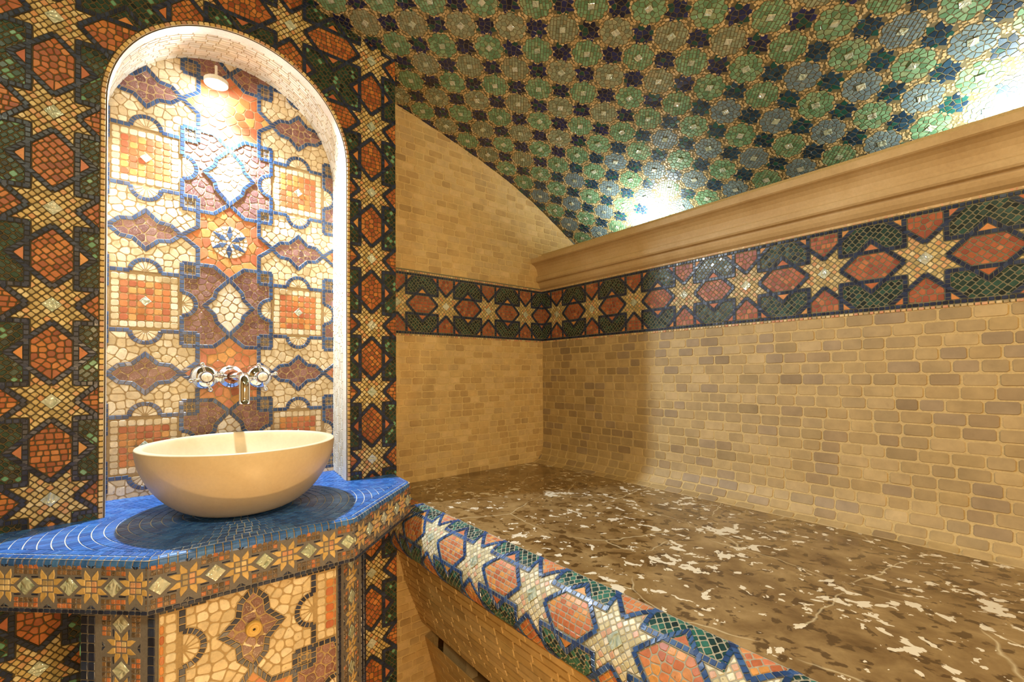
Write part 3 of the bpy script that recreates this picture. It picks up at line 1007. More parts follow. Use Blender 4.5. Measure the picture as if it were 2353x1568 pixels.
# ================================================================== floor and the walls behind the camera
T = Tiles(); r1 = random.Random(71)
fm = plane_map((0, 0, FZ), (1, 0, 0), (0, 1, 0), (0, 0, 1))
T.grid(-0.95, 1.25, -0.95, YS, 2, 2, G_BRICK)
for i in range(13):
    for j in range(13):
        x0, y0 = -0.9 + i * .13, -0.9 + j * .14
        if x0 > .5: continue
        T.tile([(x0, y0), (x0 + .13, y0), (x0 + .13, y0 + .14), (x0, y0 + .14)], 0.002, pick('travr', r1), 5, 0.0012, 0.0008, 0.002)
floor = T.build('floor', fm); tag(floor, 'square stone floor tiles', 'floor', kind='structure')
for nm_, o_, ud, nd, u0, u1, lab in (('wall_front', (0, -0.95, 0), (1, 0, 0), (0, 1, 0), -0.95, 1.25, 'plain brick wall behind the viewer'),
                                 ('wall_side', (-0.95, 0, 0), (0, 1, 0), (1, 0, 0), -0.95, 0.88, 'plain brick wall on the far left behind the viewer')):
    T = Tiles(); T.grid(u0, u1, FZ, 0.79, 3, 3, G_BRICK)
    bricks(T, u0, u1, FZ, 0.70, 0.09, 0.045, 'trav', r1)
    w_ = T.build(nm_, plane_map(o_, ud, (0, 0, 1), nd)); tag(w_, lab, 'wall', kind='structure')
    vs_, fs_ = [], []
    if nm_ == 'wall_front': box(vs_, fs_, -0.95, 1.25, -1.0, -0.951, FZ, 0.8)
    else: box(vs_, fs_, -1.0, -0.951, -0.95, 0.88, FZ, 0.8)
    mesh_obj('masonry_core', vs_, fs_, M['plaster'], w_)

# ================================================================== bench
bench = empty('bench', W(0.66, 0.3, FZ), 'built-in bench with a brown marble top and mosaic rolled edge', 'bench')
mt, nt, b = new_mat('brown_marble')
tc = nt.nodes.new('ShaderNodeTexCoord'); mp = nt.nodes.new('ShaderNodeMapping')
mp.inputs['Scale'].default_value = (1.0, 0.9, 1.0); mp.inputs['Rotation'].default_value = (0, 0, 0.6)
nt.links.new(tc.outputs['Object'], mp.inputs['Vector']); vec = mp.outputs[0]
nw = nt.nodes.new('ShaderNodeTexNoise'); nw.inputs['Scale'].default_value = 9; nw.inputs['Detail'].default_value = 3
nt.links.new(vec, nw.inputs['Vector'])
va = nt.nodes.new('ShaderNodeVectorMath'); va.operation = 'MULTIPLY_ADD'
va.inputs[1].default_value = (.05, .05, .05)
nt.links.new(nw.outputs['Color'], va.inputs[0]); nt.links.new(vec, va.inputs[2]); wv = va.outputs[0]
n1 = noise(nt, 13, 6, 0.62, 0.3, wv)
c = ramp(nt, n1, [(0.30, lin((92,68,38))), (0.42, lin((122,96,60))), (0.56, lin((144,118,78))), (0.72, lin((168,142,100)))])
nd_ = noise(nt, 42, 3, 0.5, 0.25, wv)
c = mix(nt, c, lin((68,46,22)), ramp(nt, nd_, [(0.39, 0.85), (0.44, 0.0)]))
nw2 = noise(nt, 40, 3, 0.55, 0.35, wv); nm2 = noise(nt, 7.0, 3, 0.6, 0.3, vec)
ml = nt.nodes.new('ShaderNodeMath'); ml.operation = 'MULTIPLY_ADD'; ml.inputs[1].default_value = 0.55
nt.links.new(nm2, ml.inputs[0]); nt.links.new(nw2, ml.inputs[2])
wh = ramp(nt, ml.outputs[0], [(0.900, 0.0), (0.912, 1.0)])
c = mix(nt, c, lin((232,224,204)), wh)
vo = nt.nodes.new('ShaderNodeTexVoronoi'); vo.feature = 'DISTANCE_TO_EDGE'; vo.inputs['Scale'].default_value = 3.4
nt.links.new(wv, vo.inputs['Vector'])
nm3 = noise(nt, 5, 2, 0.5, 0.3, vec)
vn = mix(nt, (0, 0, 0), ramp(nt, vo.outputs['Distance'], [(0.0, 1.0), (0.006, 0.0)]), ramp(nt, nm3, [(0.46, 0.0), (0.54, 0.8)]))
c = mix(nt, c, lin((214,200,164)), vn)
nt.links.new(c, b.inputs['Base Color']); b.inputs['Roughness'].default_value = 0.16
b.inputs['Coat Weight'].default_value = 0.25; b.inputs['Coat Roughness'].default_value = 0.08
M['marble'] = mt
vs_, fs_ = [], []
box(vs_, fs_, 0.4365, 0.8870, -0.94, YS - .0025, BZ - 0.03, BZ)
mesh_obj('marble_top', vs_, fs_, M['marble'], bench)
# rolled mosaic edge
cx_, cz_, R_ = 0.441, -0.3122, 0.0556
bp = [(cx_ + R_ * math.cos(math.radians(a)), cz_ + R_ * math.sin(math.radians(a))) for a in range(95, 243, 4)]
edge_map = sweep_map(bp, side=-1.0)
T = Tiles(); EL = edge_map.length
T.grid(-0.94, YS - .001, 0, EL, 4, 40, lin((166,160,140)))
PAL['pale'] = [lin(c_) for c_ in [(214,206,170),(206,196,158),(226,220,196),(196,186,146),(216,172,146),(220,212,180),(186,180,146),(230,224,204)]]
PAL['edgeblue'] = [lin(c_) for c_ in [(48,80,134),(40,70,122),(56,90,146),(36,60,104),(62,98,152)]]
PAL['teal'] = [lin(c_) for c_ in [(34,86,82),(26,60,62),(44,104,94),(30,72,72),(22,46,50),(56,116,104)]]
re_ = random.Random(81); mve = [star_motif(1.0, re_) for _ in range(4)]
cfe = rect_clip(-0.45, YS - .001, 0.0006, EL - .0004); cve = EL * 0.385
for k in range(-9, 3):
    for j in (-1, 0):
        place(T, re_.choice(mve), 0.7120 + k * SP, cve + j * SP, SP, cfe, lin((150,144,126)), 0.00055, 0.0005, 0.0012, r=re_, hs=0.8,
              palmap={'navy': 'edgeblue', 'green': 'teal', 'red': 'peach', 'star': 'pale'})
T.build('mosaic_edge', edge_map, bench)
# thin bright strip under the roll
mt, nt, b = new_mat('brass_strip'); b.inputs['Base Color'].default_value = (*lin((226,190,120)), 1)
b.inputs['Metallic'].default_value = 0.8; b.inputs['Roughness'].default_value = 0.25
nz = noise(nt, 40, 2); bump(nt, b, nz, 0.1, 0.001); M['brass'] = mt
vs_, fs_ = [], []
box(vs_, fs_, 0.4125, 0.4165, -0.94, YS - .001, -0.3635, -0.3605)
mesh_obj('metal_strip', vs_, fs_, M['brass'], bench)
# sloping brick front with a slot
fp = [(0.4135,-.3640),(.4240,-.3665),(.4350,-.3720),(.4470,-.3815),(.4590,-.3970),(.4700,-.4330),(.4810,-.4790),(.4930,-.5130),(.5040,-.5410),(.5250,-.5950)]
front_map = sweep_map(fp, side=-1.0)
T = Tiles(); r1 = random.Random(83); FL = front_map.length
T.grid(-0.94, YS - .001, 0, FL, 4, 40, G_BRICK)
bricks(T, -0.6, YS - .002, 0.030, FL, 0.050, 0.0165, 'trav', r1, h=0.0024, gap=0.0013, rnd=0.003, jl=0.15)
T.build('brick_front', front_map, bench)
lp = [(.5320,-.6310),(.5480,-.6900),(.5660,-.7570),(.5720,FZ)]
low_map = sweep_map(lp, side=-1.0); T = Tiles()
T.grid(-0.94, YS - .001, 0, low_map.length, 4, 10, G_BRICK)
bricks(T, -0.6, YS - .002, 0.0, low_map.length, 0.062, 0.0165, 'trav', r1, h=0.0014, rnd=0.003, jl=0.15)
T.build('brick_plinth', low_map, bench)
vs_, fs_ = [], []
slot = [(.5250,-.5955),(.6200,-.5955),(.6200,-.7000),(.5500,-.7000),(.5330,-.6320)]
for y in (-0.94, YS - .001):
    for x, z in slot: vs_.append(W(x, y, z))
for i in range(4): fs_.append((i, i + 1, 5 + i + 1, 5 + i))
box(vs_, fs_, 0.621, 0.887, -0.94, YS - .001, FZ, BZ - .031)
mesh_obj('recess', vs_, fs_, M['plaster'], bench)

# ================================================================== vanity
van = empty('vanity', W(0.117, 0.77, FZ), 'mosaic clad washstand with a blue tiled counter under the basin', 'vanity')
OUT = [(-.163,.8792),(-.155,.797),(.005,.648),(.2343,.648),(.3955,.797),(.403,.8792)]
def offset_poly(P, d):
    out = []
    for i in range(len(P)):
        a = P[max(0, i - 1)]; b_ = P[i]; c_ = P[min(len(P) - 1, i + 1)]
        d1 = (b_[0] - a[0], b_[1] - a[1]); d2 = (c_[0] - b_[0], c_[1] - b_[1])
        if i == 0: d1 = d2
        if i == len(P) - 1: d2 = d1
        l1, l2 = math.hypot(*d1), math.hypot(*d2)
        n1 = (-d1[1] / l1, d1[0] / l1); n2 = (-d2[1] / l2, d2[0] / l2); k = 1 + n1[0] * n2[0] + n1[1] * n2[1]
        out.append((b_[0] + d * (n1[0] + n2[0]) / k, b_[1] + d * (n1[1] + n2[1]) / k))
    return out
# round the corners a touch
def round_path(P, d, n=4):
    out = [P[0]]
    for i in range(1, len(P) - 1):
        a, b_, c_ = P[i - 1], P[i], P[i + 1]
        la = math.hypot(a[0] - b_[0], a[1] - b_[1]); lc = math.hypot(c_[0] - b_[0], c_[1] - b_[1])
        p0 = (b_[0] + (a[0] - b_[0]) * d / la, b_[1] + (a[1] - b_[1]) * d / la)
        p2 = (b_[0] + (c_[0] - b_[0]) * d / lc, b_[1] + (c_[1] - b_[1]) * d / lc)
        for k in range(n + 1):
            t = k / n
            out.append(tuple((1 - t) ** 2 * p0[q] + 2 * t * (1 - t) * b_[q] + t * t * p2[q] for q in (0, 1)))
    out.append(P[-1]); return out
OUTR = round_path(OUT, 0.010)
top_map = plane_map((0, 0, CT), (1, 0, 0), (0, 1, 0), (0, 0, 1))
T = Tiles(); r1 = random.Random(91)
IN1 = offset_poly(OUTR, 0.0065)
T.raw(ccw(IN1), -0.0002, G_WHITE)
TS = Tiles(); TS.raw([(AX - AR - .004, YL - .002), (AX + AR + .004, YL - .002), (AX + AR + fl, NB), (AX - AR - fl, NB)], -0.0001, G_WHITE)
IN3 = offset_poly(OUT, 0.0195)
TP = ccw(IN3[:] )
niche_rect = [(AX - AR - fl, YL), (AX + AR + fl, YL), (AX + AR + fl, NB - .001), (AX - AR - fl, NB - .001)]
def hp(poly):      # half planes of the convex inner polygon
    P = ccw(poly); return [(P[i][0], P[i][1], (P[(i + 1) % len(P)][1] - P[i][1]), -(P[(i + 1) % len(P)][0] - P[i][0])) for i in range(len(P))]
H1 = hp(TP); H2 = hp(niche_rect)
def cl(p, HS):
    for x, y, nx, ny in HS:
        l = math.hypot(nx, ny); p = clip(p, x, y, nx / l, ny / l)
        if len(p) < 3: return []
    return p
cxb, cyb = 0.117, 0.806
for k in range(2, 30):
    r0, r2 = 0.012 * k, 0.012 * (k + 1); n = max(8, round(2 * PI * (r0 + .006) / 0.0088)); ph = r1.random()
    for i in range(n):
        a0, a1 = 2 * PI * (i + ph) / n, 2 * PI * (i + 1 + ph) / n
        q = [(cxb + rr * math.cos(a), cyb + rr * math.sin(a)) for rr, a in ((r0, a0), (r2, a0), (r2, a1), (r0, a1))]
        c = pick('top', r1)
        for TT, HS in ((T, H1), (TS, H2)):
            p = cl(q, HS)
            if len(p) > 2: TT.tile(p, 0.0012, c, 2, 0.0005, 0.0004, 0, 0.0002)
# one border row on top (between IN1 and IN3)
def border(T, A, B, pitch, pal, h):
    for i in range(len(A) - 1):
        L = math.hypot(A[i + 1][0] - A[i][0], A[i + 1][1] - A[i][1]); n = max(1, round(L / pitch))
        for k in range(n):
            f = lambda P, t: (P[i][0] + (P[i + 1][0] - P[i][0]) * t, P[i][1] + (P[i + 1][1] - P[i][1]) * t)
            T.tile([f(A, k / n), f(A, (k + 1) / n), f(B, (k + 1) / n), f(B, k / n)], h, pick(pal, r1), 2, 0.0005, 0.0004, 0, 0.0001)
border(T, offset_poly(OUT, 0.0075), IN3, 0.0088, 'top', 0.0012)
T.build('countertop', top_map, van)
TS.build('niche_counter', top_map, wall_left)  # countertop tiling carried on into the niche, parented to the wall
# nosing: rounded blue tiles over the edge
NR = 0.0072
def nose_map(U, V, H):
    P = np.array(OUTR); d = np.diff(P, axis=0); L = np.hypot(*d.T); s = np.concatenate([[0], np.cumsum(L)])
    Q = np.array(offset_poly(OUTR, NR))
    # blended outward normals
    N = (P - Q); N /= np.linalg.norm(N, axis=1)[:, None]
    px = np.interp(U, s, Q[:, 0]); py = np.interp(U, s, Q[:, 1]); nx = np.interp(U, s, N[:, 0]); ny = np.interp(U, s, N[:, 1])
    l = np.hypot(nx, ny); nx /= l; ny /= l
    a = np.clip(V / NR, 0, PI / 2); R = NR * S + H
    down = np.maximum(V - NR * PI / 2, 0)
    ro = np.sin(a) * R; z = CT * S + H0 - NR * S + np.cos(a) * R - down * S
    return np.c_[px * S + nx * ro, py * S + ny * ro, z]
ns = np.concatenate([[0], np.cumsum(np.hypot(*np.diff(np.array(OUTR), axis=0).T))])[-1]
T = Tiles(); NV_ = NR * PI / 2 + 0.0035
T.grid(0, ns, 0, NV_, 160, 8, G_WARM, h=-0.0003)
n = round(ns / 0.0088)
for i in range(n):
    u0, u1 = ns * i / n + .0005, ns * (i + 1) / n - .0005
    c = pick('top', r1); k = 6; nb = T.nverts()
    for j in range(k + 1):
        v = .0004 + (NV_ - .0008) * j / k
        hh = 0.0012 if 0 < j < k else 0.0002
        for u in (u0, u0 + .0006, u1 - .0006, u1):
            T.U.append(u); T.V.append(v); T.H.append(hh if u in (u0 + .0006, u1 - .0006) else 0.0)
    for j in range(k):
        for q in range(3):
            a = nb + j * 4 + q; T.face([a, a + 1, a + 5, a + 4], c, 2)
T.build('counter_nosing', nose_map, van, flip=True)

# fascia with little flowers and mother-of-pearl diamonds
PF = 0.0525
def flower_motif(r, hh=0.0245):
    out = []
    for q in range(4):
        ca, sa = math.cos(q * PI / 2), math.sin(q * PI / 2)
        for s_ in (-1, 1):
            pet = [(s_ * .0006, .0068), (s_ * .0082, .0068), (s_ * .0092, .013), (s_ * .0080, .0198), (s_ * .0040, .0150), (s_ * .0006, .0112)]
            out.append((2, [(x * ca - y * sa, x * sa + y * ca) for x, y in pet], 'petal', 1))
    for sx in (-1, 1):
        for sy in (-1, 1):
            out.append((2, [(0, 0), (sx * .0066, 0), (sx * .0066, sy * .0066), (0, sy * .0066)], 'pinky', 1))
            x0 = sx * .0108; out.append((2, [(x0, sy * .0086), (x0 + sx * .0095, sy * .0086), (x0 + sx * .0095, sy * .0112), (x0, sy * .0112)], 'navy', 2))
            out.append((2, [(0, sy * hh), (sx * .0062, sy * hh), (0, sy * .0190)], 'navy', 2))
    for sy in (-1, 1):
        x0, x1, y0, y1 = .0115, PF - .0115, .0126, hh
        for i in range(5):
            for j in range(2):
                a, b_ = x0 + (x1 - x0) * i / 5, x0 + (x1 - x0) * (i + 1) / 5; c_, d_ = y0 + (y1 - y0) * j / 2, y0 + (y1 - y0) * (j + 1) / 2
                out.append((2, [(a, sy * c_), (b_, sy * c_), (b_, sy * d_), (a, sy * d_)], 'brown', 4))
    out.append((5, [(PF / 2 + .0108, 0), (PF / 2, .0108), (PF / 2 - .0108, 0), (PF / 2, -.0108)], 'pearl', 3))
    return out
PAL['petal'] = [lin(c_) for c_ in [(206,174,112),(214,184,124),(196,164,104),(210,178,118)]]
SLATE = lin((116,112,112))
def flowers(T, u0, u1, ph, v, r, hs=1.0, gap=0.0005, vert=False):
    k = math.floor((u0 - ph) / PF) - 1
    while ph + k * PF < u1 + PF:
        mo = flower_motif(r)
        for layer, poly, pal, slot_ in mo:
            p = [(ph + k * PF + x, v + y) for x, y in poly]
            p = rect_clip(u0, u1, -9, 9)(p)
            if len(p) < 3: continue
            if vert: p = [(v + (q[1] - v), q[0]) for q in p]
            h = 0.0012 if layer == 2 else 0.0024
            T.tile(ccw(p), h * hs, pick(pal, r), slot_, gap * (0.5 if slot_ == 3 else 1), 0.0005, 0.0008 if slot_ == 1 else 0, 0.0003)
        k += 1
fas_map = path_map(OUT); fs = fas_map.s
T = Tiles(); zt, zb = CT - NR - 0.0030, CB; zc = -0.2350
for a, b_ in zip(fs[:-1], fs[1:]):
    T.raw([(a, zb), (b_ - 1e-6, zb), (b_ - 1e-6, zt), (a, zt)], 0, SLATE)
ph = {1: fs[1] + .047, 2: fs[2] + .037, 3: fs[3] + .021, 0: fs[0] + .02, 4: fs[4] + .02}
for k in range(5):
    flowers(T, fs[k] + .0006, fs[k + 1] - .0006, ph[k], zc + .001, r1)
    rowstrip(T, fs[k], fs[k + 1] - 1e-5, CB, CB + .0050, 0.0072, 'navy', 2, 0.0016, 0.0005, r1)
T.build('fascia', fas_map, van)
vs_, fs_ = [], []
i0 = offset_poly(OUT, 0.0006)
for z in (CB, CT - .002):
    for x, y in i0: vs_.append(W(x, y, z))
n = len(i0); fs_ += [tuple(range(n)), tuple(range(2 * n - 1, n - 1, -1))]
mesh_obj('counter_underside', vs_, fs_, M['plaster'], van)

# cabinet : two diagonal posts and the door between them
CAB = [(-.0545,.8790),(-.0545,.7265),(.0120,.6600),(.2150,.6600),(.2815,.7265),(.2815,.8790)]
cab_map = path_map(CAB); cs = cab_map.s
T = Tiles()
for a, b_ in zip(cs[:-1], cs[1:]):
    T.raw([(a, FZ), (b_ - 1e-6, FZ), (b_ - 1e-6, CB), (a, CB)], 0, G_GREY)
for k in (1, 3):
    a, b_ = cs[k], cs[k + 1] - 1e-5; w1 = 0.0095
    def vrow(x0, x1, pitch):
        n = round((CB - FZ) / pitch)
        for i in range(n):
            T.tile([(x0, FZ + (CB - FZ) * i / n), (x1, FZ + (CB - FZ) * i / n), (x1, FZ + (CB - FZ) * (i + 1) / n), (x0, FZ + (CB - FZ) * (i + 1) / n)], 0.0014, pick('navy', r1), 2, 0.0006, 0.0005, 0.001)
    vrow(a, a + w1, .0105); vrow(b_ - w1, b_, .0105)
    if k == 1: vrow(a + w1, a + 2 * w1, .0105); mid = (a + 2 * w1 + b_ - w1) / 2
    else: vrow(b_ - 2 * w1, b_ - w1, .0105); mid = (a + w1 + b_ - 2 * w1) / 2
    T.raw([(mid - .0325, FZ), (mid + .0325, FZ), (mid + .0325, CB), (mid - .0325, CB)], 0.0002, SLATE)
    flowers(T, FZ, CB - .001, -0.3085 if k == 1 else -0.3060, mid, r1, vert=True)
for k in (0, 4):
    bricks(T, cs[k], cs[k + 1] - 1e-5, FZ, CB, 0.03, 0.015, 'green', r1, slot=2)
T.build('cabinet_body', cab_map, van)
# door
DX0, DX1, DZ0, DZ1 = 0.0150, 0.2120, -0.745, CB - 0.0022
door_map = plane_map((0, 0.6570, 0), (1, 0, 0), (0, 0, 1), (0, -1, 0))
T = Tiles(); T.grid(DX0, DX1, DZ0, DZ1, 2, 2, G_CREAM)
dcl = rect_clip(DX0, DX1, DZ0, DZ1); r1 = random.Random(95)
dm_ = [niche_motif(r1, False) for _ in range(2)]
# pattern turned a quarter: lens upright at (0.1090,-0.3169)
for i in (-1, 0, 1):
    for j in (-2, -1, 0, 1, 2):
        ox, oy = 0.1090 + 0.5 * PU + i * PU, -0.3169 + j * PU
        place(T, dm_[(i + j) % 2], ox, oy, PU, dcl, G_CREAM, 0.00065, 0.0006, 0.0022, rot=1, hs=1.0, r=r1, palmap={'blue': 'navy'})
door = T.build('door', door_map, van)
vs_, fs_ = [], []
box(vs_, fs_, DX0, DX1, 0.6572, 0.6598, DZ0, DZ1)
mesh_obj('door_panel', vs_, fs_, M['plaster'], door)

# ------------------------------------------------------------------ round things
def lathe(prof, n=48, rx=1.0, ry=1.0, center=(0, 0, 0), axis='Z'):
    """prof list of (r, h) in units -> verts, faces in metres"""
    vs_, fs_ = [], []
    for r_, h in prof:
        for i in range(n):
            a = 2 * PI * i / n
            x, y = r_ * math.cos(a) * rx, r_ * math.sin(a) * ry
            if axis == 'Z': p = (center[0] + x, center[1] + y, center[2] + h)
            else: p = (center[0] + x, center[1] - h, center[2] + y)     # sticks out towards -Y
            vs_.append(W(*p))
    for k in range(len(prof) - 1):
        for i in range(n):
            j = (i + 1) % n
            fs_.append((k * n + i, k * n + j, (k + 1) * n + j, (k + 1) * n + i))
    return vs_, fs_
def merge(*parts):
    V, F = [], []
    for v, f in parts:
        b = len(V); V += v; F += [tuple(i + b for i in q) for q in f]
    return V, F
def tube(pts, rad, n=16, cap=True):
    V, F = [], []
    pts = [Vector(p) for p in pts]; rads = rad if isinstance(rad, list) else [rad] * len(pts)
    up = None
    for k, p in enumerate(pts):
        t = (pts[min(k + 1, len(pts) - 1)] - pts[max(k - 1, 0)]).normalized()
        if up is None: up = t.orthogonal().normalized()
        up = (up - t * up.dot(t)).normalized(); s_ = t.cross(up)
        for i in range(n):
            a = 2 * PI * i / n; V.append(W(*(p + (up * math.cos(a) + s_ * math.sin(a)) * rads[k])))
    for k in range(len(pts) - 1):
        for i in range(n):
            j = (i + 1) % n; F.append((k * n + i, k * n + j, (k + 1) * n + j, (k + 1) * n + i))
    if cap: F += [tuple(range(n)), tuple(range(len(V) - 1, len(V) - n - 1, -1))]
    return V, F
def ball(c, r_, n=14):
    prof = [(r_ * math.sin(PI * k / 8) + 1e-5, -r_ * math.cos(PI * k / 8)) for k in range(9)]
    return lathe(prof, n, center=c)

# basin
BZR = -0.0995
Hb = BZR - CT
bo = [(0.001,.0012),(.050,.0012),(.064,.0030),(.082,.0105),(.100,.0240),(.116,.0430),(.127,.0640),(.1335,.0840),(.1355,Hb-.0015),(.1345,Hb),(.127,Hb+.0004),(.1245,Hb-.0008),
      (.1225,Hb-.006),(.118,Hb-.022),(.108,Hb-.043),(.092,Hb-.061),(.070,Hb-.073),(.040,Hb-.080),(.012,Hb-.082),(.001,Hb-.082)]
v_, f_ = lathe(bo, 72, 0.972, 1.03, (0.1205, 0.812, CT))
basin = mesh_obj('wash_basin', v_, f_, M['basin'], None, True)
tag(basin, 'round cream stone vessel basin standing on the blue tiled counter', 'basin')
ms = basin.modifiers.new('subd', 'SUBSURF'); ms.levels = 1; ms.render_levels = 2

# taps
mt, nt, b = new_mat('chrome'); b.inputs['Base Color'].default_value = (.86, .87, .88, 1); b.inputs['Metallic'].default_value = 1.0; b.inputs['Roughness'].default_value = 0.06
nz = noise(nt, 30, 2); bump(nt, b, nz, 0.02, 0.0005); M['chrome'] = mt
mt, nt, b = new_mat('porcelain'); nz = noise(nt, 160, 2)
nt.links.new(ramp(nt, nz, [(0.35, lin((210,200,180))), (0.6, lin((240,234,220)))]), b.inputs['Base Color']); b.inputs['Roughness'].default_value = 0.15; M['porcelain'] = mt
fy = NB - 0.003; fz = 0.0
fau = empty('wall_faucet', W(0.128, fy, fz), 'chrome wall-mounted mixer with curved spout and two cross handles', 'faucet')
esc = [(.0210,0),(.0210,.0014),(.0202,.0026),(.0160,.0050),(.0135,.0075),(.0125,.0085),(.0125,.0105),(.0105,.0125),(.0105,.0160),(.0090,.0180),(.0090,.0230)]
v_, f_ = lathe(esc, 40, center=(0.128, fy, fz), axis='Y')
mesh_obj('backplate', v_, f_, M['chrome'], fau, True)
sp = [(0.128, fy - .010 - k * .010, fz) for k in range(13)]
x_, y_, z_ = sp[-1]
for k in range(1, 9):
    a = PI / 2 * k / 8; sp.append((x_, y_ - .0175 * math.sin(a), z_ - .0175 * (1 - math.cos(a))))
sp += [(x_, y_ - .0175, z_ - .0175 - k * .009) for k in range(1, 4)]
v1 = tube(sp, [.0070] * 10 + [.0078] * (len(sp) - 10), 24)
v_, f_ = merge(v1)
mesh_obj('spout', v_, f_, M['chrome'], fau, True)
for k, hx in enumerate((0.0870, 0.1745)):
    hz = -0.001; ang0 = 0.26
    dome = [(.0235,0),(.0233,.0020),(.0215,.0065),(.0175,.0100),(.0120,.0125),(.0085,.0140),(.0075,.0200),(.0070,.0280),(.0105,.0285),(.0110,.0300),(.0105,.0370),(.0095,.0385)]
    v_, f_ = lathe(dome, 36, center=(hx, fy, hz), axis='Y')
    parts = [(v_, f_)]
    cy = fy - 0.0325
    for q in range(4):
        a = ang0 + q * PI / 2; dx, dz = math.cos(a), math.sin(a)
        pts = [(hx + dx * d, cy, hz + dz * d) for d in (.006, .012, .017, .0215)]
        parts.append(tube(pts, [.0034, .0020, .0020, .0030], 12)); parts.append(ball((hx + dx * .0235, cy, hz + dz * .0235), .0040))
    v_, f_ = merge(*parts)
    hd = mesh_obj('handle', v_, f_, M['chrome'], fau, True)
    v_, f_ = lathe([(.0001,.0412),(.0060,.0410),(.0082,.0398),(.0085,.0384)], 28, center=(hx, fy, hz), axis='Y')
    btn = mesh_obj('index_button', v_, f_, M['porcelain'], hd, True)

# door knob
M['wood'] = stone_mat('pale_wood', lin((216,176,96)), lin((196,154,80)), lin((228,194,122)), 0.4, 20)
M['dark'] = stone_mat('dark_hole', lin((40,26,14)), lin((30,20,10)), lin((50,32,18)), 0.7, 20)
v_, f_ = lathe([(.0016,.0040),(.0018,.0050),(.0024,.0050),(.0030,.0044),(.0062,.0042),(.0070,.0052),(.0082,.0052),(.0092,.0036),(.0094,.0)], 32, center=(0.1094, 0.6550, -0.3170), axis='Y')
knob = mesh_obj('knob', v_, f_, M['wood'], door, True)
v_, f_ = lathe([(.0001,.0041),(.0017,.0041)], 20, center=(0.1094, 0.6550, -0.3170), axis='Y')
mesh_obj('knob_hole', v_, f_, M['dark'], door, True)

# pale stone wedge tucked in the slot under the bench
M['wedge'] = stone_mat('pale_stone', lin((202,184,146)), lin((186,166,128)), lin((214,198,162)), 0.6, 8)
wp = [(.5520,-.6985),(.5570,-.6150),(.5760,-.6080),(.6050,-.6080),(.6050,-.6985)]
vs_, fs_ = [], []
for y, sh in ((0.880, .020), (0.950, 0.0)):
    for x, z in wp: vs_.append(W(x + (sh if x < .56 else 0), y, z))
n = 5; fs_ += [tuple(range(n)), tuple(range(2 * n - 1, n - 1, -1))]
for i in range(n): fs_.append((i, (i + 1) % n, n + (i + 1) % n, n + i))
wedge = mesh_obj('stone_block', vs_, fs_, M['wedge'])
tag(wedge, 'small pale stone block lying in the slot beneath the bench', 'block')

# ================================================================== lamps and added fill lights
def emis(name, col, s_):
    mt, nt, b = new_mat(name); b.inputs['Base Color'].default_value = (.9, .9, .9, 1)
    b.inputs['Emission Color'].default_value = (*col, 1); b.inputs['Emission Strength'].default_value = s_
    return mt
M['lens'] = emis('lamp_lens', NICHE_C, 60); M['fill_lens'] = emis('warm_fill_lens', ROOM_FILL_C, 2.5); M['lensc'] = emis('cove_lamp_lens', COVE_C, 20)  # the warm lens serves only the added fill lights
M['white'] = stone_mat('white_metal', lin((226,222,212)), lin((214,210,200)), lin((236,232,224)), 0.35, 10)
def downlight(name, x, y, z, r_, label, cat, lens, watts, color, direction, size, group=None, spread=PI, up=False):
    e = empty(name, W(x, y, z), label, cat, group)
    s_ = -1 if up else 1
    v_, f_ = lathe([(r_, 0.004 * s_), (r_, -.002 * s_), (r_ * .96, -.0032 * s_), (r_ * .80, -.0026 * s_), (r_ * .76, .0 * s_), (r_ * .74, .004 * s_)], 36, center=(x, y, z))
    mesh_obj('housing', v_, f_, M['white'], e, True)
    v_, f_ = lathe([(r_ * .75, .0012 * s_), (r_ * .4, .0012 * s_), (.0002, .0012 * s_)], 36, center=(x, y, z))
    mesh_obj('lens', v_, f_, lens, e, True)
    l = area_light(name + '_light', W(x, y, z - .0042 * s_), size, watts, color, direction, spread)
    l.parent = e; l.matrix_parent_inverse = Matrix.Translation(e.location).inverted()
    return e
NL = (0.100, 0.962, 0.528)
sp_ = downlight('spotlight', *NL, 0.019, 'small glaring spotlight hanging in the crown of the niche arch', 'lamp', M['lens'], 0.001, NICHE_C, (0, 0, -1), 0.03)
for o_ in list(sp_.children):
    if o_.type == 'LIGHT': bpy.data.objects.remove(o_)
v_, f_ = merge(tube([(NL[0], NL[1], NL[2] + .008), (NL[0], NL[1], 0.5590)], 0.0022, 10), lathe([(.0002, .012), (.010, .010), (.0165, .006), (.0190, .0035)], 30, center=NL))
mesh_obj('stem', v_, f_, M['white'], sp_, True)
ld = bpy.data.lights.new('spot_beam', 'SPOT'); ld.energy = NICHE_W; ld.color = NICHE_C; ld.spot_size = math.radians(136); ld.spot_blend = 0.7; ld.shadow_soft_size = 0.012
o_ = bpy.data.objects.new('spot_beam', ld); COL.objects.link(o_); o_.location = W(NL[0], NL[1], NL[2] - .006)
o_.rotation_euler = Vector((0.10, -0.55, -1)).to_track_quat('-Z', 'Y').to_euler()
o_.parent = sp_; o_.matrix_parent_inverse = Matrix.Translation(sp_.location).inverted()
ld = bpy.data.lights.new('bulb_glow', 'POINT'); ld.energy = GLOW_W; ld.color = NICHE_C; ld.shadow_soft_size = 0.012
o_ = bpy.data.objects.new('bulb_glow', ld); COL.objects.link(o_); o_.location = W(NL[0], NL[1] - .004, NL[2] - .012)
o_.parent = sp_; o_.matrix_parent_inverse = Matrix.Translation(sp_.location).inverted()
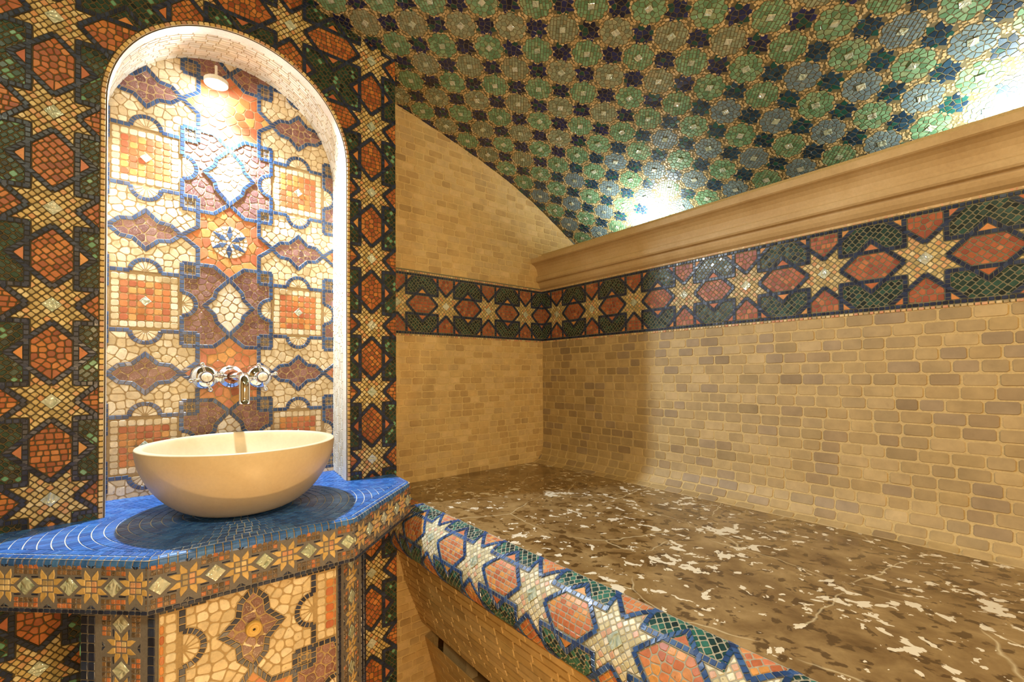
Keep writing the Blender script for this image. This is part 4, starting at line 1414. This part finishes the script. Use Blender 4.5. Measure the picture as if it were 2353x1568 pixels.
for k, (x, y) in enumerate(((1.03, 0.70), (1.03, 0.03), (1.03, -0.62))):
    lab = ['cove uplight on the cornice ledge nearest the short wall', 'cove uplight on the cornice ledge at the right edge', 'cove uplight on the cornice ledge behind the viewer'][k]
    downlight('cove_light', x, y, 0.3440, 0.020, lab, 'lamp', M['lensc'], COVE_W, COVE_C, (0.15, 0, 1), 0.05, 'cove uplights', up=True)
for k, (x, y) in enumerate(((0.02, -0.28), (0.15, -0.62), (-0.45, -0.05))):  # added ceiling fill lights, out of view, to light the room evenly
    lab = ['added warm fill light overhead just behind the viewer', 'added warm fill light overhead behind the viewer on the bench side', 'added yellowish fill light overhead at the far left'][k]
    downlight('ceiling_light', x, y, vault_z(x) - .006, 0.045, lab, 'lamp', M['fill_lens'], ROOM_FILL_W * (1.1, 1.0, 0.78)[k], ((1.0, 0.76, 0.42), (1.0, 0.74, 0.40), (0.98, 1.0, 0.66))[k], (0.12, 0.35, -1), 0.13, 'added fill lights behind the viewer')
downlight('floor_light', 0.16, 0.02, FZ + 0.012, 0.035, 'added warm fill light on the floor close to the viewer', 'lamp', M['fill_lens'], LOW_FILL_W, LOW_FILL_C, (0.25, 0.45, 1), 0.10, up=True)  # unseen fill added to warm the cabinet fronts and bench underside
# added amber fill, unseen behind the viewer: warms short wall and bench slot
wc = (0.02, -0.9475, 0.02)
wl = empty('wall_light', W(*wc), 'added round amber fill light on the brick wall behind the viewer', 'lamp')
v_, f_ = lathe([(.060, 0), (.060, -.010), (.056, -.016), (.050, -.016), (.048, -.010)], 36, center=wc, axis='Y')
mesh_obj('housing', v_, f_, M['white'], wl, True)
v_, f_ = lathe([(.049, -.011), (.030, -.0135), (.0003, -.0145)], 36, center=wc, axis='Y')
mesh_obj('lens', v_, f_, M['fill_lens'], wl, True)
l = area_light('wall_fill_beam', W(wc[0], wc[1] + .02, wc[2]), 0.14, WALL_FILL_W, (1.0, 0.66, 0.32), (0.25, 1, -0.05))
l.parent = wl; l.matrix_parent_inverse = Matrix.Translation(wl.location).inverted()
